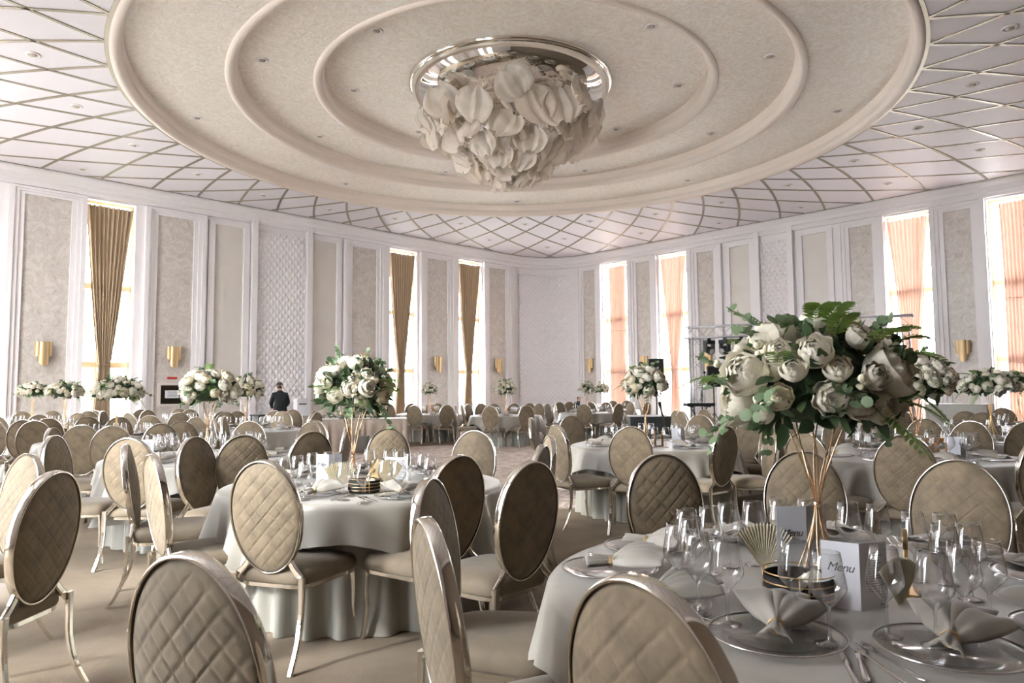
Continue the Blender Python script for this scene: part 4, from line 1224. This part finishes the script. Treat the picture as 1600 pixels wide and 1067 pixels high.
# truss with lamps
tr = thing('lighting_truss', 'silver lighting truss, upright tower and horizontal beam over the music stands', 'truss', (0, 0, 0), 0)
def truss(p, q, w_, name):
    p, q = Vector(p), Vector(q); d = (q - p).normalized(); up = Vector((0, 0, 1)) if abs(d.z) < .9 else Vector((1, 0, 0)); s = d.cross(up).normalized(); n = s.cross(d)
    b = MB(); L = (q - p).length; cs = [(s * i + n * j) * w_ / 2 for i, j in ((1, 1), (1, -1), (-1, -1), (-1, 1))]
    for c in cs: b.tube([p + c, q + c], .024, 8)
    k = int(L / w_)
    for i in range(k):
        a, e = p + d * (L * i / k), p + d * (L * (i + 1) / k)
        for j in range(4): b.tube([a + cs[j], e + cs[(j + 1) % 4]] if i % 2 else [a + cs[(j + 1) % 4], e + cs[j]], .009, 5)
    b.build(name, M['truss'], tr)
TX = (5.08, 19.3)
TX2 = (9.2, 16.6)
truss((TX[0], TX[1], .02), (TX[0], TX[1], 2.80), .29, 'tower')
truss((TX2[0], TX2[1], .02), (TX2[0], TX2[1], 2.80), .29, 'tower')
dd = (Vector(TX2) - Vector(TX)).normalized()
truss((TX[0] - dd.x * .3, TX[1] - dd.y * .3, 2.95), (TX2[0] + dd.x * .3, TX2[1] + dd.y * .3, 2.95), .30, 'beam')
b = MB()
for x, y in (TX, TX2): b.box(x - .3, x + .3, y - .3, y + .3, 0, .02)
b.build('base_plates', M['truss'], tr)
mh = link('moving_head_lamp', None)
b = MB(); b.box(-.13, .13, -.10, .10, -.12, -.02); b.box(-.15, -.11, -.06, .06, -.34, -.10); b.box(.11, .15, -.06, .06, -.34, -.10); b.box(-.04, .04, -.03, .03, -.02, .06); b.build('yoke', M['black_plastic'], mh)
b = MB(); b.lathe([(0, -.16), (.06, -.15), (.10, -.06), (.105, .10), (.095, .13), (.0, .13)], 20); hd = b.build('lamp_head', M['black_plastic'], mh); hd.location = (0, 0, -.29); hd.rotation_euler = (R(110), 0, 0)
b = MB(); b.lathe([(0, .135), (.085, .134), (.085, .128), (0, .128)], 20); b.build('lamp_lens', M['lens'], hd)
for i, (q, rz) in enumerate(((.35, 25), (.78, -60), (1.22, 10), (1.62, -5), (2.05, 70), (2.5, 15), (2.95, -30))):
    place(mh, (TX[0] + dd.x * q, TX[1] + dd.y * q, 2.745), R(rz), 'black moving-head lamp, %s from left under the silver truss' % ORD[i], 'stage lamp', 'stage lamps under the truss')

# loudspeakers on stands
def speaker(x, y, z0, h, w_, rz, label, lab2):
    t = thing('loudspeaker', label, 'speaker', (x, y, z0), rz)
    b = MB(); b.grid(lambda u, v: (lambda c, s: (w_ / 2 * math.copysign(abs(c) ** .3, c), .17 * math.copysign(abs(s) ** .3, s), h * v))(math.cos(2 * PI * u), math.sin(2 * PI * u)), 40, 1, closeu=True)
    b.add([(w_ * .47 * x_, .16 * y_, h) for x_, y_ in ((-1, -1), (1, -1), (1, 1), (-1, 1))], [(0, 1, 2, 3)]); b.add([(w_ * .47 * x_, .16 * y_, 0) for x_, y_ in ((-1, -1), (1, -1), (1, 1), (-1, 1))], [(3, 2, 1, 0)])
    b.build('cabinet', M['black_plastic'], t)
    b = MB(); b.box(-w_ * .43, w_ * .43, -.182, -.168, .04, h - .04); b.build('grille', M['black'], t)
    b = MB(); b.box(-.03, .03, -.186, -.181, .05, .062); b.build('maker_plate', M['white_plastic'], t)
    s = thing('speaker_stand', lab2, 'speaker stand', (x, y, 0), rz)
    b = MB(); b.tube([(0, 0, .25), (0, 0, z0)], .018, 8); b.build('pole', M['black_plastic'], s)
    for k in range(3):
        a = 2 * PI * k / 3 + .4; b = MB(); b.tube([(0, 0, .75), (.5 * math.cos(a), .5 * math.sin(a), .012)], .012, 6); b.tube([(0, 0, .3), (.27 * math.cos(a), .27 * math.sin(a), .36)], .008, 5); b.build('leg', M['black_plastic'], s)
speaker(3.95, 19.3, 1.58, .66, .42, R(-12), 'rounded black loudspeaker on the left stand, near the peach-lit curtain', 'black tripod stand under the left loudspeaker')
speaker(5.55, 19.4, 1.46, .57, .36, R(-10), 'square-edged black loudspeaker right of the truss tower', 'black tripod stand under the right loudspeaker')
# instruments
def keyboard(x, y, rz, L, z, label, low=False):
    t = thing('keyboard', label, 'keyboard', (x, y, 0), rz)
    b = MB(); b.box(-L / 2, L / 2, -.15, .15, z, z + .08); b.build('keyboard_body', M['black_plastic'], t)
    b = MB(); b.box(-L / 2 + .05, L / 2 - .05, -.14, -.02, z + .08, z + .088); b.build('keys', M['white_plastic'], t)
    b = MB()
    for s in (-1, 1): b.tube([(s * L * .35, 0, .01), (-s * L * .3, 0, z)], .015, 6)
    b.tube([(-L * .3, -.2, z - .01), (-L * .3, .2, z - .01)], .014, 6); b.tube([(L * .3, -.2, z - .01), (L * .3, .2, z - .01)], .014, 6)
    b.build('folding_stand', M['black_plastic'], t)
    if low:
        b = MB(); b.box(-.2, .2, -.3, 0, .62, .67); b.tube([(0, -.1, .64), (.1, -.05, .2), (.0, 0, .02)], .014, 6); b.build('lower_tray', M['black_plastic'], t)
keyboard(4.58, 17.3, R(5), .70, .98, 'black keyboard on a crossed stand left of the right loudspeaker', True)
keyboard(6.05, 18.6, R(-10), .55, .86, 'small keyboard on a stand right of the loudspeaker pole')
def mic(x, y, h, reach, a, label):
    t = thing('microphone_stand', label, 'microphone stand', (x, y, 0), a)
    b = MB(); b.tube([(0, 0, .02), (0, 0, h)], .010, 6); b.tube([(-reach * .5, 0, h - .25), (0, 0, h), (reach, 0, h + .45)], .008, 6)
    for k in range(3): q = 2 * PI * k / 3; b.tube([(0, 0, .12), (.3 * math.cos(q), .3 * math.sin(q), .01)], .008, 5)
    b.build('stand_tubes', M['black_plastic'], t)
    b = MB(); b.ball((reach, 0, h + .47), .035, 10, 8); b.build('microphone', M['black_plastic'], t)
mic(4.82, 17.9, 1.35, .08, 0, 'dark microphone stand upright behind the left keyboard')
mic(5.95, 18.2, 1.25, .32, .2, 'boom microphone stand between loudspeaker and second keyboard')
ms = thing('music_stand', 'black music stand near the left edge of the big bouquet', 'music stand', (6.25, 17.2, 0), R(-20))
b = MB(); b.box(-.24, .24, -.01, .01, -.15, .15, T=Matrix.Translation((0, 0, 1.10)) @ Matrix.Rotation(R(-50), 4, 'X')); b.build('desk', M['black_plastic'], ms)
b = MB(); b.tube([(0, 0, .02), (0, .02, 1.08)], .012, 6)
for k in range(3): q = 2 * PI * k / 3; b.tube([(0, 0, .2), (.26 * math.cos(q), .26 * math.sin(q), .01)], .009, 5)
b.build('tripod', M['black_plastic'], ms)
gt = thing('guitar', 'dark electric guitar leaning beside the black desk', 'guitar', (3.42, 16.1, 0), R(10))
b = MB(); b.grid(lambda u, v: (lambda th, k: ((.15 + .035 * math.cos(2 * th)) * math.cos(th) * k, .03 * (1 if v < .5 else -1) * (1 if 0 < v < 1 else .6), .30 + .22 * math.sin(th) * k))(2 * PI * u, [0, 1, 1, 0][int(round(v * 3))]), 28, 3, closeu=True); b.build('body', M['black_plastic'], gt)
b = MB(); b.box(-.022, .022, -.02, .0, .48, 1.16); b.box(-.035, .035, -.02, .0, 1.14, 1.28); b.build('neck', M['dark_wood'], gt)
b = MB(); b.tube([(0, .25, .02), (0, .03, .3), (.0, .03, .62)], .012, 6); b.tube([(-.15, -.12, .02), (0, .03, .22), (.15, -.12, .02)], .012, 6); b.build('guitar_rest', M['black_plastic'], gt)
gt.rotation_euler = (0, R(-14), R(10))
gt.location = (3.62, 16.1, -.03)
gt.scale = (.92, .92, .92)
dk = thing('black_desk', 'black-draped desk with pale top in front of the left loudspeaker', 'desk', (3.35, 16.9, 0), R(-4))
b = MB(); b.box(-.55, .42, -.3, .3, .02, .76); b.build('front_drape', M['black_plastic'], dk)
b = MB(); b.box(-.58, .45, -.33, .33, .76, .785); b.build('desk_top', M['white_plastic'], dk)

# service corner behind the waiter
sv = thing('side_table', 'small black side table left of the waiter', 'side table', (-6.25, 17.9, 0), R(45))
b = MB(); b.box(-.32, .32, -.25, .25, .80, .84); b.build('table_top', M['black_plastic'], sv)
for x in (-.28, .28):
    for y in (-.21, .21): b = MB(); b.box(x - .02, x + .02, y - .02, y + .02, 0, .80); b.build('leg', M['black_plastic'], sv)
b = MB(); b.box(-.26, .26, -.20, .20, .45, .47); b.build('shelf', M['black_plastic'], sv)
sc2 = thing('service_counter', 'low cloth-covered counter right of the waiter', 'table', (-5.35, 18.2, 0), R(40))
b = MB(); b.box(-.4, .4, -.3, .3, .02, .78); b.build('counter_cloth', M['tulle'], sc2)
b = MB(); b.box(-.42, .42, -.32, .32, .78, .80); b.build('counter_top', M['cloth'], sc2)
mc = thing('coffee_machine', 'white machine on the counter right of the waiter', 'appliance', (-5.45, 18.15, .801), R(40))
b = MB(); b.box(-.15, .15, -.12, .12, 0, .42); b.build('casing', M['white_plastic'], mc)
b = MB(); b.box(-.10, .10, -.125, -.118, .28, .31); b.build('display', M['ink'], mc)
b = MB(); b.box(-.13, .13, -.16, .10, .42, .44); b.build('lid', M['white_plastic'], mc)
rb = thing('red_tray', 'small dark red box beside the waiter', 'box', (-5.68, 18.05, .801), R(40)); b = MB(); b.box(-.09, .09, -.1, .1, 0, .10); b.box(-.08, .08, -.09, .09, .10, .12); b.build('box_body', M['red'], rb)

# people
def person(name, joints, edges, radii, loc, rz, label, shirt, trousers, split, hair_c, head_r=.1, sitting=False):
    me = bpy.data.meshes.new('body'); me.from_pydata(joints, edges, [])
    o = bpy.data.objects.new(name, me); C.objects.link(o)
    o.location = loc; o.rotation_euler = (0, 0, rz)
    sk = o.modifiers.new('skin', 'SKIN'); ss = o.modifiers.new('sub', 'SUBSURF'); ss.levels = 2; ss.render_levels = 2
    for i, r_ in enumerate(radii):
        v = me.skin_vertices[0].data[i]; v.radius = r_ if isinstance(r_, tuple) else (r_, r_); v.use_root = (i == 0)
    dg = bpy.context.evaluated_depsgraph_get(); ev = o.evaluated_get(dg); nm = bpy.data.meshes.new_from_object(ev)
    o.modifiers.clear(); o.data = nm
    nm.materials.clear()
    for x in (M['skin'], shirt, trousers, M['hair']): nm.materials.append(x)
    for p in nm.polygons: p.use_smooth = True; p.material_index = split(p.center)
    tag(o, label, 'person'); return o
# waiter, seen from behind, bending over the counter; local +y is the way he faces
J = [(0, 0, .95), (0, .02, 1.12), (0, .07, 1.30), (0, .10, 1.41), (0, .145, 1.49), (0, .19, 1.575),
     (.155, .09, 1.35), (-.155, .09, 1.35), (.215, .10, 1.12), (-.215, .10, 1.12), (.17, .30, 1.02), (-.17, .30, 1.02), (.14, .40, .98), (-.14, .40, .98),
     (.10, 0, .88), (-.10, 0, .88), (.11, .02, .50), (-.11, -.02, .50), (.11, -.04, .08), (-.11, -.06, .08), (.12, .10, .04), (-.12, .08, .04)]
Ed = [(0, 1), (1, 2), (2, 3), (3, 4), (4, 5), (2, 6), (2, 7), (6, 8), (7, 9), (8, 10), (9, 11), (10, 12), (11, 13), (0, 14), (0, 15), (14, 16), (15, 17), (16, 18), (17, 19), (18, 20), (19, 21)]
Rr = [(.16, .12), (.155, .11), (.165, .11), (.07, .07), (.055, .055), (.085, .10), (.062, .07), (.062, .07), (.055, .06), (.055, .06), (.042, .042), (.042, .042), (.03, .035), (.03, .035), (.10, .10), (.10, .10), (.065, .065), (.065, .065), (.045, .045), (.045, .045), (.04, .035), (.04, .035)]
def spl(c):
    if c.z > 1.565 or (c.z > 1.50 and c.y < .20): return 3
    if c.z > 1.455: return 0
    if c.y > .33 and c.z > .8: return 0
    return 1 if c.z > .93 else 2
wt = person('person', J, Ed, Rr, (-6.08, 18.45, 0), R(26), 'person in a black jacket seen from behind, head bowed, by the padded white panel', M['dark_shirt'], M['dark_trousers'], spl, None)
def hand(parent, px, py, pz, s):
    for k in range(5):
        b = MB(); a = (k - 1.5) * .018
        if k < 4: b.tube([(px + a, py, pz), (px + a * 1.2, py + .035, pz - .012), (px + a * 1.3, py + .055, pz - .035), (px + a * 1.3, py + .05, pz - .055)], [.009, .0085, .008, .006], 7)
        else: b.tube([(px - s * .03, py - .03, pz), (px - s * .05, py, pz - .015), (px - s * .055, py + .025, pz - .03)], [.011, .010, .007], 7)
        b.build('finger' if k < 4 else 'thumb', M['skin'], parent)
hand(wt, .14, .42, .975, 1); hand(wt, -.14, .42, .975, -1)
b = MB()
for s in (-1, 1): b.ball((s * .078, .165, 1.565), .022, 8, 6, .5, .8, 1.3)
b.build('ears', M['skin'], wt)
b = MB(); b.ball((0, .28, 1.545), .016, 8, 6, 1, 1.2, 1.4); b.build('nose', M['skin'], wt)
b = MB(); b.grid(lambda u, v: (.086 * math.cos(PI * u) * math.cos(v * 1.35), .185 + .095 * (math.sin(v * 1.35) * -.25 - math.sin(PI * u) * math.cos(v * 1.35)), 1.585 + .085 * math.sin(v * 1.5)), 20, 8); b.build('hair', M['hair'], wt)
# seated guest behind the far bright table, looking to the right
J2 = [(0, 0, .52), (0, .0, .72), (0, .02, .92), (0, .03, 1.02), (0, .04, 1.10), (0, .06, 1.21), (.15, .02, .97), (-.15, .02, .97), (.20, .08, .74), (-.20, .08, .74), (.17, .30, .74), (-.17, .30, .74),
      (.09, .05, .50), (-.09, .05, .50), (.10, .42, .48), (-.10, .42, .48), (.10, .44, .08), (-.10, .44, .08), (.10, .56, .04), (-.10, .56, .04)]
E2 = [(0, 1), (1, 2), (2, 3), (3, 4), (4, 5), (2, 6), (2, 7), (6, 8), (7, 9), (8, 10), (9, 11), (0, 12), (0, 13), (12, 14), (13, 15), (14, 16), (15, 17), (16, 18), (17, 19)]
R2 = [(.14, .12), (.13, .10), (.14, .10), (.06, .06), (.05, .05), (.085, .10), (.06, .06), (.06, .06), (.045, .045), (.045, .045), (.03, .03), (.03, .03), (.09, .09), (.09, .09), (.06, .06), (.06, .06), (.04, .04), (.04, .04), (.035, .03), (.035, .03)]
def spl2(c):
    if c.z > 1.22 or (c.z > 1.12 and c.y < .03): return 3
    if c.z > 1.06: return 0
    return 1 if c.z > .60 else 2
gs = person('person', J2, E2, R2, (2.02, 21.9, 0), R(-100), 'person with dark hair and dark top sitting behind the bright far table', M['dark_shirt'], M['dark_trousers'], spl2, None)
b = MB(); b.ball((0, .15, 1.18), .014, 8, 6, 1, 1.2, 1.3); b.build('nose', M['skin'], gs)
